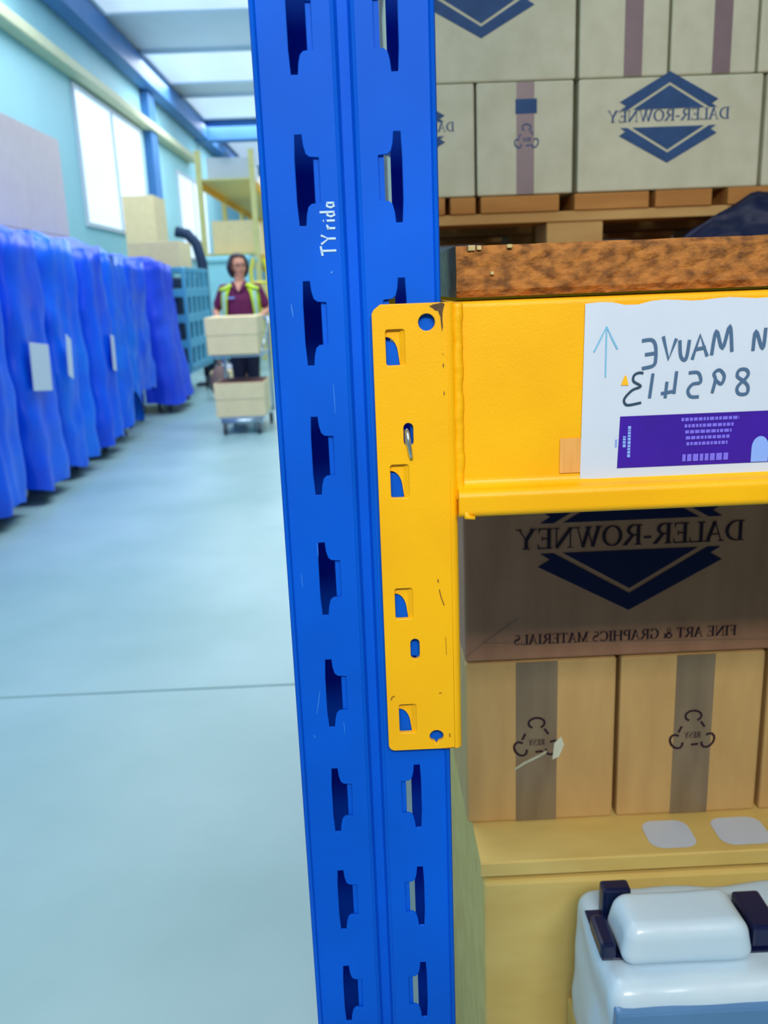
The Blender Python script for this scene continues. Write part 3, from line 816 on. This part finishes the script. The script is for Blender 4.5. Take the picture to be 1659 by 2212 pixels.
z1_ = 1.6430
pale(.060, .1865, zt, z1_, 'pale carton against the blue upright, first in the bottom row on the shelf pallet', lg_=(.080, 1.572, .060))
e = pale(.1900, .3400, zt, z1_, 'narrow pale carton with grey tape and blue stamp beside the diamond logo carton', tape=(.2515, .2790))
g_ = MB(); recycle_mark(g_, .2670, 1.5620, .016, py + .0036); g_.box(.2500, .2830, py + .0040, py + .0046, 1.597, 1.618); g_.build('blue_stamp', M['print_pale'], e)
pale(.3480, .6340, zt, z1_, 'wide pale carton facing out with a blue diamond logo, bottom row on the shelf pallet', lg_=(.4880, 1.5750, .0760))
pale(.6400, .7500, zt, z1_, 'pale carton beyond the diamond logo one, cut by the photo edge')
z2_ = 1.822
pale(.060, .3420, z1_ + .001, z2_, 'pale upper carton beside the blue upright, tip of a blue diamond showing', lg_=(.1980, 1.7640, .0800))
pale(.3480, .4840, z1_ + .001, z2_, 'upper pale carton with violet tape, second from the upright', tape=(.4160, .4440))
pale(.4880, .6200, z1_ + .001, z2_, 'upper pale carton with violet tape, third from the upright', tape=(.5520, .5800))
pale(.6240, .7500, z1_ + .001, z2_, 'upper pale carton at the photo edge, farthest from the upright')
# dark plastic sheet bunched over the pallet's far corner
w_ = MB(); vv = {}
for i in range(30):
    for k in range(12):
        a = i / 29; x = .48 + .33 * a; z = 1.3720 + (.085 + .02 * a) * (1 - k / 11) ** 1.1 * (min(1, a * 2.3) ** .7)
        yy = py - .012 - .090 * (k / 11) * (.35 + .65 * a) - .012 * noise.noise(Vector((x * 25, k * .35, 2)))
        z += .008 * noise.noise(Vector((x * 30, k * .5, 5))) * (k < 11) + (.003 if k < 11 else 0)
        vv[i, k] = w_.bm.verts.new((x, yy, max(z, 1.3705)))
for i in range(29):
    for k in range(11): w_.bm.faces.new((vv[i, k], vv[i + 1, k], vv[i + 1, k + 1], vv[i, k + 1]))
wo = w_.build('plastic_sheet', M['navy'], None, True)
md = wo.modifiers.new('thick', 'SOLIDIFY'); md.thickness = .002; md.offset = 1
rebase(wo, (.64, py - .06, 1.3705)); tag(wo, 'dark navy plastic sheet bunched at the pallet corner on the shelf', 'sheet')


# ------------------------------------------------------------------ casters, roll cages with blue covers
def caster(parent, x, y, r=.05, name='caster', wheel_w=.028):
    k = MB(); bz = parent['_base'][2] if False else 0
    k.box(x - .025, x + .025, y - .025, y + .025, 2 * r + .02, 2 * r + .03, .002)
    k.box(x - .022, x - .016, y - .018, y + .018, r - .012, 2 * r + .022); k.box(x + .016, x + .022, y - .018, y + .018, r - .012, 2 * r + .022)
    c_ = k.build(name, M['chrome'], parent)
    w = MB(); w.cyl((x - wheel_w / 2, y, r), (x + wheel_w / 2, y, r), r, 18); w.build('wheel', M['rubber'], c_)
    return c_


def cover_mesh(seed, wx, wy, ztop, hem, flare=0.0, fold=.020, lean=0.0, flap=None):
    """Draped cover round a cage: local origin at the floor centre, +x faces the aisle."""
    m = MB(); NU, NV = 88, 30; rnd = random.Random(seed)
    ph = [rnd.uniform(0, 6.28) for _ in range(6)]; fr_ = [rnd.choice((5, 7, 9, 11, 13)) for _ in range(3)]
    g = {}
    for k in range(NV + 1):
        tt = k / NV
        for i in range(NU):
            s = i / NU * 4; side = int(s); f = s - side
            q = [(1, -1 + 2 * f), (1 - 2 * f, 1), (-1, 1 - 2 * f), (-1 + 2 * f, -1)][side]
            a = math.atan2(q[1], q[0]); rr_ = (abs(q[0]) ** 7 + abs(q[1]) ** 7) ** (-1 / 7)
            x, y = q[0] * rr_ * wx / 2, q[1] * rr_ * wy / 2
            amp = fold * (.25 + .8 * tt)
            w = sum(math.sin(a * fr_[j] + ph[j] + 1.3 * tt * (j - 1)) for j in range(3)) * amp / 2
            w += .030 * noise.noise(Vector((x * 4 + seed, y * 4, tt * 5))) + .018 * noise.noise(Vector((x * 9 + seed, y * 9, tt * 12)))
            sc_ = 1 + w / (wx / 2) + flare * tt * tt * (1 if q[0] > .6 else .35)
            if k < 3: sc_ *= (.90, .965, .99)[k]
            zb = hem + .020 * math.sin(3 * a + ph[3]) + .012 * math.sin(7 * a + ph[4])
            if flap and q[0] > .5 and flap[0] < q[1] < flap[1]: zb += flap[2] * math.sin((q[1] - flap[0]) / (flap[1] - flap[0]) * math.pi)
            top = ztop + .02 * math.sin(2 * a + ph[5]) - (0.06, .022, .004)[k] * (k < 3) if k < 3 else ztop + .02 * math.sin(2 * a + ph[5])
            z = top + (zb - top) * (tt if k >= 3 else tt * .3)
            g[i, k] = m.bm.verts.new((x * sc_ + lean * (1 - tt), y * sc_, z))
    for k in range(NV):
        for i in range(NU): m.bm.faces.new((g[i, k], g[(i + 1) % NU, k], g[(i + 1) % NU, k + 1], g[i, k + 1]))
    # crown of the cover, slightly domed
    c0 = m.bm.verts.new((0, 0, ztop + .045))
    mid = [m.bm.verts.new((g[i, 0].co.x * .6, g[i, 0].co.y * .6, ztop + .028 + .012 * math.sin(i * .9 + seed))) for i in range(NU)]
    for i in range(NU):
        j = (i + 1) % NU
        m.bm.faces.new((g[j, 0], g[i, 0], mid[i], mid[j])); m.bm.faces.new((mid[j], mid[i], c0))
    return m.mesh('cover', True)


def roll_cage(y0, y1, seed, label, hem=.10, ztop=1.76, mm='cover', tagpos=None, flare=.03, flap=None, xf=-2.19, lean=0.0, wx=.78, fold=.027):
    yc = (y0 + y1) / 2; xc = xf - wx / 2
    e = empty('roll_cage', (xc, yc, 0)); tag(e, label, 'roll cage', 'blue covered roll cages along the aisle')
    f = MB(); hx, hy = wx / 2 - .12, (y1 - y0) / 2 - .13
    for sx in (-1, 1):
        for sy in (-1, 1): f.tube([(xc + sx * hx, yc + sy * hy, .17), (xc + sx * hx, yc + sy * hy, ztop - .06)], .014, 8)
        for z in (.20, .5, .95, 1.4, ztop - .07): f.tube([(xc + sx * hx, yc - hy, z), (xc + sx * hx, yc + hy, z)], .009, 6)
    for sy in (-1, 1):
        for z in (.20, .95, ztop - .07): f.tube([(xc - hx, yc + sy * hy, z), (xc + hx, yc + sy * hy, z)], .009, 6)
    f.build('cage_frame', M['chrome'], e)
    MB().box(xc - hx, xc + hx, yc - hy, yc + hy, .15, .19, .006).build('base_deck', M['dark_steel'], e)
    for sx in (-1, 1):
        for sy in (-1, 1): caster(e, xc + sx * (hx - .04), yc + sy * (hy - .04), .058)
    me = cover_mesh(seed, wx, y1 - y0 - .09, ztop, hem, flare, fold, lean, flap); me.transform(Matrix.Translation((xc, yc, 0)))
    cv = link_mesh('cover', me, M[mm], e)
    if tagpos:
        ty, tz, tw, th, tilt, skew = tagpos
        c_ = MB(); mtx = Matrix.Translation((xf + .045, ty, tz)) @ Matrix.Rotation(math.radians(tilt), 4, 'Z') @ Matrix.Rotation(math.radians(skew), 4, 'X')
        c_.box(-.003, .003, -tw / 2, tw / 2, -th / 2, th / 2, .002, 1, mtx); c_.build('label_card', M['paper'], e)
    return e


roll_cage(4.05, 4.80, 11, 'blue covered roll cage nearest the camera, cut by the photo edge', hem=.10, ztop=1.80)
roll_cage(4.87, 5.60, 12, 'blue covered roll cage, second one, at the photo edge with a dark gap beside it', hem=.10, ztop=1.80)
roll_cage(5.68, 6.42, 13, 'blue covered roll cage with the large square white label card', hem=.10, ztop=1.79, tagpos=(5.93, .905, .34, .31, 0, -6))
roll_cage(6.50, 7.18, 14, 'blue covered roll cage with the slanted white label card', mm='cover_lit', hem=.11, ztop=1.79, tagpos=(6.53, .925, .17, .30, 8, -16))
roll_cage(7.26, 7.98, 15, 'blue covered roll cage with the narrow pale label card', hem=.12, ztop=1.78, tagpos=(7.68, .87, .14, .30, 6, -8))
roll_cage(8.06, 8.78, 16, 'blue covered roll cage with its cover hem lifted, dark gap below', mm='cover_lit', hem=.14, ztop=1.74, flap=(-.2, .9, .34), xf=-2.22)
roll_cage(9.00, 9.80, 17, 'blue covered roll cage with short cover, metal base and casters showing', hem=.36, ztop=1.72, xf=-2.30, flare=.02)
roll_cage(10.15, 11.05, 18, 'violet blue covered roll cage with a flared hem, last in the covered row', hem=.13, ztop=1.72, mm='cover2', flare=.34, xf=-2.25, fold=.012)

# ------------------------------------------------------------------ teal lattice container beyond the covers
tc_ = tag(empty('lattice_container', (-2.6, 12.15, 0)), 'teal lattice-sided container with dark openings, beyond the blue covers', 'container')
X0 = -2.20; Y0, Y1, Z0, Z1 = 11.35, 13.05, .40, 1.66
hs = []
cw, chh = (Y1 - Y0) / 5, (Z1 - Z0) / 4
for i in range(5):
    for k in range(4): hs.append(round_rect(Y0 + i * cw + .09, Y0 + (i + 1) * cw - .05, Z0 + k * chh + .05, Z0 + (k + 1) * chh - .05, .02, 3))
me = cut_plate(round_rect(Y0, Y1, Z0, Z1, .03), hs, .03, .004)
me.transform(Matrix(((0, 0, 1, X0), (1, 0, 0, 0), (0, 1, 0, 0), (0, 0, 0, 1)))); link_mesh('lattice_side', me, M['teal'], tc_)
hs = [round_rect(X0 - .78 + i * .26 + .05, X0 - .78 + (i + 1) * .26 - .03, Z0 + k * chh + .05, Z0 + (k + 1) * chh - .05, .02, 3) for i in range(3) for k in range(4)]
for y in (Y0, Y1):
    me = upright(cut_plate(round_rect(X0 - .80, X0, Z0, Z1, .03), hs, .03, .004), y, .03); link_mesh('lattice_end', me, M['teal'], tc_)
MB().box(X0 - .80, X0, Y0, Y1, Z0 - .06, Z0, .01).build('base_tray', M['teal'], tc_)
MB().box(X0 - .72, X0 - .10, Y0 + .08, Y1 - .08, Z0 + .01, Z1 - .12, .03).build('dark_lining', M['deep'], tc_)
for dx in (.1, .7):
    for y in (Y0 + .12, Y1 - .12):
        g_ = MB(); g_.box(X0 - dx - .03, X0 - dx + .03, y - .03, y + .03, .16, Z0 - .05, .004); g_.build('leg', M['dark_steel'], tc_); caster(tc_, X0 - dx, y, .068)
pole = tag(empty('handle_post', (-2.28, 13.25, 0)), 'dark blue upright post with curved top, at the end of the teal container', 'post')
MB().tube([(-2.30, 13.25, .02), (-2.28, 13.25, 1.0), (-2.28, 13.25, 1.75), (-2.34, 13.25, 2.02), (-2.46, 13.25, 2.16), (-2.62, 13.25, 2.2)], .075, 12).build('post_tube', M['deep'], pole, True)
MB().box(-2.50, -2.10, 13.12, 13.38, 0, .03, .004).build('foot', M['deep'], pole)
b1 = carton('top_carton', -2.95, -2.30, 11.75, 12.55, 1.664, 1.99, M['kraft_cart'], 'pale carton lying on the teal lattice container')
# sacks and small cartons on the floor by the container
def sack(x, y, z, r, m, name, label, seed):
    k = MB(); k.ell((x, y, z + r[2]), r, 20, 14)
    for v in k.bm.verts: v.co += (v.co - Vector((x, y, z + r[2]))) * .18 * noise.noise(v.co * 6 + Vector((seed, 0, 0)))
    for v in k.bm.verts: v.co.z = max(v.co.z, z)
    k.tube([(x, y, z + 1.85 * r[2]), (x + .01, y, z + 2.1 * r[2]), (x + .02, y, z + 2.3 * r[2])], [r[0] * .25, r[0] * .18, r[0] * .35], 10)
    return tag(rebase(k.build(name, m, None, True), (x, y, z)), label, 'sack')


sack(-1.86, 11.4, 0, (.13, .13, .21), M['sack'], 'brown_sack', 'grey brown tied sack on the floor behind the trolley', 1)
sack(-2.15, 13.75, 0, (.17, .15, .13), M['paper'], 'white_sack', 'small white tied sack on the floor near the teal container', 4)
carton('floor_carton', -2.20, -1.92, 12.65, 12.95, 0, .24, M['kraft_cart'], 'small tan carton on the floor in front of the teal container')
carton('floor_carton', -1.98, -1.78, 13.35, 13.65, 0, .33, M['wine_card'], 'small reddish brown carton on the floor behind the grey brown sack')

# ------------------------------------------------------------------ stacks behind the covers
for k in range(3):
    carton('pallet_carton', -4.25, -3.12, 7.45, 10.0, .02 + k * .98, .02 + k * .98 + .975, M['pinkish'],
           ('lowest', 'middle', 'topmost')[k] + ' pinkish grey carton of the tall stack behind the blue covers', 'pinkish stack behind the covers')
for k in range(4):
    carton('wall_carton', -3.40, -2.95, 13.5, 14.3, .02 + k * .68, .02 + k * .68 + .675, M['kraft_cart'],
           ('lowest tan carton', 'second tan carton from the floor', 'third tan carton from the floor', 'topmost tan carton')[k] + ' in the stack by the white window', 'tan stack by the window')

# ------------------------------------------------------------------ far racking, cyan container, yellow guard
fr_ = tag(empty('far_rack', (-2.4, 24, 0)), 'yellow pallet rack, paled by painted haze, far down the aisle behind the woman', 'rack')
for y in (17.6, 20.6, 23.6, 26.6, 29.6):
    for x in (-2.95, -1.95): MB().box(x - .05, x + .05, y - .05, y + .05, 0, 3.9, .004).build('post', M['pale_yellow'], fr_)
for z in (1.95, 3.30):
    for x in (-2.95, -1.95): MB().box(x - .03, x + .03, 17.6, 29.6, z - .07, z + .07, .004).build('rail', M['yellow'], fr_)
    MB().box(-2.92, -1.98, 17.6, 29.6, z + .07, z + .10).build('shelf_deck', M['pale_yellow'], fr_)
MB().tube([(-2.45, 17.55, 3.9), (-2.45, 29.6, 3.9)], .06, 6).build('top_rail', M['steel_blue'], fr_)
far_l = ('pale carton on the lower deck of the far yellow rack, nearest bay', 'tan carton on the lower deck of the far yellow rack, second bay', 'white carton on the lower deck of the far yellow rack, third bay',
         'white carton on the upper deck of the far yellow rack, nearest bay', 'pale carton on the upper deck of the far yellow rack, second bay', 'tan carton on the upper deck of the far yellow rack, third bay')
for i in range(6):
    z = (2.052, 3.402)[i // 3]; y = 18.0 + (i % 3) * 3.0
    carton('rack_carton', -2.85, -2.05, y, y + 1.6, z, z + (.62, .8, .7, .42, .4, .46)[i], (M['kraft_cart'], M['orange'], M['paper'], M['paper'], M['pinkish'], M['kraft_cart'])[i] if i != 1 else M['kraft_cart'], far_l[i], 'cartons on the far rack')
cc = tag(empty('cyan_container', (-2.22, 15.4, 0)), 'pale cyan wheeled container behind the woman', 'container')
MB().box(-2.62, -1.82, 14.9, 15.9, .24, 1.88, .04, 3).build('container_body', M['cyan_pale'], cc)
MB().box(-2.66, -1.78, 14.86, 15.94, 1.80, 1.90, .03, 3).build('rim', M['cyan_pale'], cc)
MB().box(-2.60, -1.84, 14.92, 15.88, .16, .24, .01).build('base', M['dark_steel'], cc)
for x in (-2.5, -1.95):
    for y in (15.05, 15.75): caster(cc, x, y, .068)
yg = tag(empty('yellow_guard', (-1.48, 13.4, 0)), 'bright yellow tubular guard frame beside the woman', 'guard rail')
for x in (-1.60, -1.36):
    MB().tube([(x, 13.4, 0), (x, 13.4, 1.62), (x * .6 - .592, 13.4, 1.80)], .028, 10).build('upright', M['guard'], yg)
for z in (.45, .95, 1.45): MB().tube([(-1.60, 13.4, z), (-1.36, 13.4, z)], .022, 8).build('rung', M['guard'], yg)
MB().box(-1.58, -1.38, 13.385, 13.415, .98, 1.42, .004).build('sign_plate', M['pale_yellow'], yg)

# ------------------------------------------------------------------ two-deck trolley and its cartons
tr_ = tag(empty('trolley', (-1.20, 8.8, 0)), 'chrome two-deck trolley loaded with two cartons, pushed by the woman', 'trolley')
TX0, TX1, TY0, TY1 = -1.435, -.955, 8.42, 9.14
MB().box(TX0, TX1, TY0, TY1, .738, .764, .006).build('upper_deck', M['chrome'], tr_)
MB().box(TX0 + .02, TX1 - .02, TY0 + .01, TY1, .150, .170, .006).build('lower_deck', M['chrome'], tr_)
MB().tube([(TX0 + .04, TY0 + .01, .128), (TX1 - .04, TY0 + .01, .128)], .022, 10).build('front_bar', M['chrome'], tr_, True)
for x in (TX0 + .005, TX1 - .005):
    MB().tube([(x, TY1, .13), (x, TY1, .76), (x, TY1 + .01, 1.02), (x, TY1 + .05, 1.07)], .016, 10).build('rear_upright', M['chrome'], tr_, True)
    MB().tube([(x, TY0 + .02, .76), (x, TY0 + .02, .80), (x, TY1 - .02, 1.0)], .010, 8).build('side_rail', M['chrome'], tr_, True)
MB().tube([(TX0 - .04, TY1 + .055, 1.072), (TX1 + .04, TY1 + .055, 1.072)], .015, 12).build('push_handle', M['chrome'], tr_, True)
for x, y in ((-1.365, 8.44), (-1.035, 8.44), (-1.365, 9.10), (-.985, 9.10)): caster(tr_, x, y, .055)


def cart_carton(x0, x1, y0, y1, z0, z1, label):
    e = tag(empty('trolley_carton', ((x0 + x1) / 2, (y0 + y1) / 2, z0)), label, 'carton', 'tan cartons on the trolley')
    zm = z0 + (z1 - z0) * .52
    MB().box(x0 + .006, x1 - .004, y0 + .004, y1 - .004, z0, zm + .02, .004).build('carton_body', M['kraft_cart'], e)
    MB().box(x0, x1, y0, y1, zm, z1, .004).build('carton_lid', M['kraft_cart'], e)
    return e


cart_carton(-1.475, -.985, 8.40, 8.93, .765, 1.112, 'tan lidded carton on the upper deck of the trolley')
lc = cart_carton(-1.445, -.962, 8.43, 8.95, .171, .494, 'tan lidded carton on the lower deck of the trolley')
MB().box(-1.43, -.975, 8.445, 8.935, .494, .498, .001, 1).build('painted_top_shade', M['wine_card'], lc)  # thin slab, its colour painting the shade of the upper deck on the lid

# ------------------------------------------------------------------ the woman pushing the trolley
pw = tag(empty('person', (-1.262, 9.50, 0)), 'woman in maroon polo shirt and open yellow safety vest pushing the loaded trolley, looking aside', 'person')
O = Vector((-1.262, 9.50, 0))
TORSO = [(.86, .165, .125), (.95, .182, .135), (1.05, .172, .128), (1.16, .178, .138), (1.26, .186, .142), (1.33, .182, .122), (1.385, .150, .092), (1.425, .085, .066)]


def torso_at(z):
    for (z0, a0, b0), (z1, a1, b1) in zip(TORSO, TORSO[1:]):
        if z0 <= z <= z1:
            f = (z - z0) / (z1 - z0); return a0 + (a1 - a0) * f, b0 + (b1 - b0) * f
    return TORSO[-1][1:] if z > 1 else TORSO[0][1:]


def torso(mb, grow=0.0, z0=.86, z1=1.425, n=14):
    pts = [(0, 0, z0 + (z1 - z0) * i / n) for i in range(n + 1)]
    rings = []
    for p in pts:
        a, b_ = torso_at(p[2])
        rings.append([mb.bm.verts.new(O + Vector(((a + grow) * math.cos(k * math.pi / 12), (b_ + grow) * math.sin(k * math.pi / 12), p[2]))) for k in range(24)])
    for A, B in zip(rings, rings[1:]):
        for k in range(24): mb.bm.faces.new((A[k], A[(k + 1) % 24], B[(k + 1) % 24], B[k]))
    mb.bm.faces.new(rings[0][::-1]); mb.bm.faces.new(rings[-1])


def limb(mb, pts, rad, n=12):
    q = []; rr_ = []
    for i in range(len(pts) - 1):
        a, b_ = Vector(pts[i]), Vector(pts[i + 1])
        for k in range(4): q.append(O + a.lerp(b_, k / 4)); rr_.append(rad[i] + (rad[i + 1] - rad[i]) * k / 4)
    q.append(O + Vector(pts[-1])); rr_.append(rad[-1]); mb.tube(q, rr_, n)
    for p, r_ in zip(pts, rad): mb.ell(O + Vector(p), (r_, r_, r_), 12, 8)


ARM = {-1: [(-.172, .0, 1.365), (-.275, .03, 1.135), (-.215, -.275, 1.085)], 1: [(.172, .0, 1.365), (.270, .03, 1.135), (.225, -.275, 1.085)]}
HZ = Vector((0, 0, 1.592)); HR = Matrix.Rotation(math.radians(26), 3, 'Z')
bd = MB()
torso(bd, -.010)
for s in (-1, 1):
    limb(bd, [(s * .085, .0, .90), (s * .078, -.01, .50), (s * .085, .03, .09)], [.088, .056, .038])
    bd.ell(O + Vector((s * .088, -.04, .045)), (.042, .115, .042), 14, 10)
    limb(bd, ARM[s], [.050, .040, .026])
    wr = Vector(ARM[s][2]); hx = wr.x
    bd.ell(O + Vector((hx, -.315, 1.096)), (.038, .045, .018), 12, 10)
    for f in range(4):                          # fingers curled over the push handle
        fx = hx + (f - 1.5) * .0185; ln = (.9, 1.0, .97, .8)[f]
        bd.tube([O + Vector(p) for p in ((fx, -.335, 1.101), (fx, -.335 - .022 * ln, 1.094), (fx, -.335 - .030 * ln, 1.074), (fx, -.335 - .012 * ln, 1.056), (fx, -.318, 1.056))],
                [.0092, .0088, .0082, .0076, .0066], 8)
    tx_ = hx - s * .036
    bd.tube([O + Vector(p) for p in ((hx - s * .020, -.295, 1.088), (tx_, -.306, 1.074), (tx_ - s * .004, -.322, 1.056), (tx_ + s * .006, -.334, 1.052))], [.0120, .0105, .0092, .0075], 8)
limb(bd, [(0, .005, 1.39), (0, -.008, 1.50)], [.060, .052])


def hp(x, y, z): return O + HZ + HR @ Vector((x, y, z))


HM = HR.to_4x4()
bd.ell(hp(0, .008, .015), (.074, .092, .098), 20, 16, HM); bd.ell(hp(0, -.022, -.050), (.056, .062, .062), 16, 12, HM)
bd.ell(hp(0, -.055, -.090), (.024, .022, .020), 12, 8, HM); bd.ell(hp(0, -.090, -.022), (.012, .019, .022), 12, 8, HM)
bd.tube([hp(0, -.078, .020), hp(0, -.090, -.010), hp(0, -.098, -.026)], [.008, .010, .011], 8)
for s in (-1, 1):
    bd.ell(hp(s * .075, .012, -.010), (.010, .020, .030), 10, 8, HM); bd.ell(hp(s * .038, -.060, -.030), (.022, .020, .020), 10, 8, HM)
body = remesh(bd, .0055, 4, 'body'); body.materials.append(M['skin']); link_mesh('body', body, None, pw)
sh = MB(); torso(sh, .006, .93, 1.425)
for s in (-1, 1):
    limb(sh, [(s * .150, 0, 1.372), (s * .172, .0, 1.362), (s * .238, .018, 1.215)], [.052, .060, .060])
sh = remesh(sh, .008, 5, 'polo_shirt'); sh.materials.append(M['maroon']); shirt = link_mesh('polo_shirt', sh, None, pw)
co = MB()
for s in (-1, 1):
    co.quad(*[O + Vector(p) for p in ((s * .062, -.050, 1.455), (s * .004, -.150, 1.340), (s * .052, -.150, 1.365), (s * .085, -.075, 1.432))])
co.build('collar', M['maroon'], pw)
vn = MB(); vn.poly([O + Vector(p) for p in ((-.045, -.100, 1.435), (.045, -.100, 1.435), (0, -.156, 1.335))]); vn.build('open_neck', M['skin'], pw)
bg = MB(); bg.box(-1.262 - .115, -1.262 - .045, 9.50 - .158, 9.50 - .152, 1.268, 1.286, .001, 1, None)
bg.build('chest_logo', M['paleblue'], shirt)
tr2 = MB(); torso(tr2, .004, .86, .99, 5)
for s in (-1, 1): limb(tr2, [(s * .082, .0, .90), (s * .076, -.01, .50), (s * .085, .03, .11)], [.100, .070, .060])
tr2 = remesh(tr2, .009, 5, 'trousers'); tr2.materials.append(M['trouser']); link_mesh('trousers', tr2, None, pw)
for s in (-1, 1):
    k = MB(); k.ell(O + Vector((s * .088, -.045, .042)), (.050, .130, .044), 16, 12)
    for v in k.bm.verts: v.co.z = max(v.co.z, .002)
    k.build('shoe', M['shoe'], pw, True)
# open vest: a shell round the back, two front panels, shoulder yokes
vs = MB(); NZ, NT = 16, 40; gv = {}
for k in range(NZ + 1):
    z = .93 + (1.395 - .93) * k / NZ; a, b_ = torso_at(z)
    half = math.radians(52 - 24 * (k / NZ) ** 1.2)     # opening half angle from the front
    for i in range(NT + 1):
        th = -math.pi / 2 + half + (2 * math.pi - 2 * half) * i / NT
        gw = .024 if k < NZ else .018
        gv[i, k] = vs.bm.verts.new(O + Vector(((a + gw) * math.cos(th), (b_ + gw) * math.sin(th), z)))
for k in range(NZ):
    for i in range(NT):
        th = (i + .5) / NT
        zc = .93 + (1.395 - .93) * (k + .5) / NZ
        if zc > 1.19 and (.16 < th < .34 or .66 < th < .84): continue      # arm holes
        vs.bm.faces.new((gv[i, k], gv[i + 1, k], gv[i + 1, k + 1], gv[i, k + 1]))
for s in (-1, 1):
    for q in range(5):
        f0, f1 = q / 5, (q + 1) / 5
        P_ = lambda f, x: O + Vector((s * x, -.115 + .215 * f, 1.395 + .038 * math.sin(math.pi * f) - (x - .07) * .34))
        vs.bm.faces.new([vs.bm.verts.new(p) for p in (P_(f0, .068), P_(f1, .068), P_(f1, .205), P_(f0, .205))])
vo = vs.mesh('safety_vest', True)
vobj = link_mesh('safety_vest', vo, M['hivis'], pw)
md = vobj.modifiers.new('thick', 'SOLIDIFY'); md.thickness = .004; md.offset = 1
for s in (-1, 1):
    rf = MB(); pr = None
    for k in range(13):
        z = .95 + (1.40 - .95) * k / 12; a, b_ = torso_at(min(z, 1.395)); x = .172 - .020 * (k / 12)
        x = min(x, a * .97); yv = -(b_ + .031) * math.sqrt(max(.05, 1 - (x / (a + .030)) ** 2)) - .004
        row_ = [O + Vector((s * (x - .020), yv - .004, z)), O + Vector((s * (x + .020), yv + .004, z))]
        if pr: rf.quad(pr[0], pr[1], row_[1], row_[0])
        pr = row_
    rf.build('reflective_band', M['reflect'], vobj)
# hair: a bob open at the face
hr = MB(); NU, NV = 40, 22; gh = {}
for k in range(NV + 1):
    ph = math.pi * .80 * k / NV
    for i in range(NU):
        th = 2 * math.pi * i / NU
        x, y, z = .098 * math.sin(ph) * math.sin(th), .112 * math.sin(ph) * math.cos(th), .122 * math.cos(ph)
        if z < 0: x *= 1.12; y = y * 1.02; z *= 1.20
        w = 1 + .03 * math.sin(th * 9 + k * .4) + .02 * math.sin(th * 17)
        gh[i, k] = hr.bm.verts.new(hp(x * w, y * w + .022, z + .010))
for k in range(NV):
    for i in range(NU):
        j = (i + 1) % NU; th = 2 * math.pi * (i + .5) / NU; ph = math.pi * .80 * (k + .5) / NV
        if math.cos(th) < -.50 and ph > math.pi * .26: continue
        hr.bm.faces.new((gh[i, k], gh[j, k], gh[j, k + 1], gh[i, k + 1]))
ho = link_mesh('hair', hr.mesh('hair', True), M['hair'], pw); md = ho.modifiers.new('thick', 'SOLIDIFY'); md.thickness = .022; md.offset = -.2
for s in (-1, 1):
    MB().ell(hp(s * .031, -.076, .012), (.012, .008, .007), 12, 8, HM).build('eye', M['eye'], pw, True)
mo = MB(); mo.ell(hp(0, -.080, -.058), (.024, .008, .007), 12, 8, HM); mo.build('mouth', M['lips'], pw, True)
gl = MB()
for s in (-1, 1):
    gl.tube([hp(s * .034 + .027 * math.cos(w), -.094, .010 + .019 * math.sin(w)) for w in [2 * math.pi * i / 20 for i in range(20)]], .0028, 6, closed=True)
    gl.tube([hp(s * .061, -.092, .014), hp(s * .080, .0, .012)], .0022, 6)
gl.tube([hp(-.008, -.096, .014), hp(.008, -.096, .014)], .0022, 6)
gl.build('glasses', M['eye'], pw, True)

for o in bpy.data.objects:                      # drop the bookkeeping property
    if '_base' in o: del o['_base']
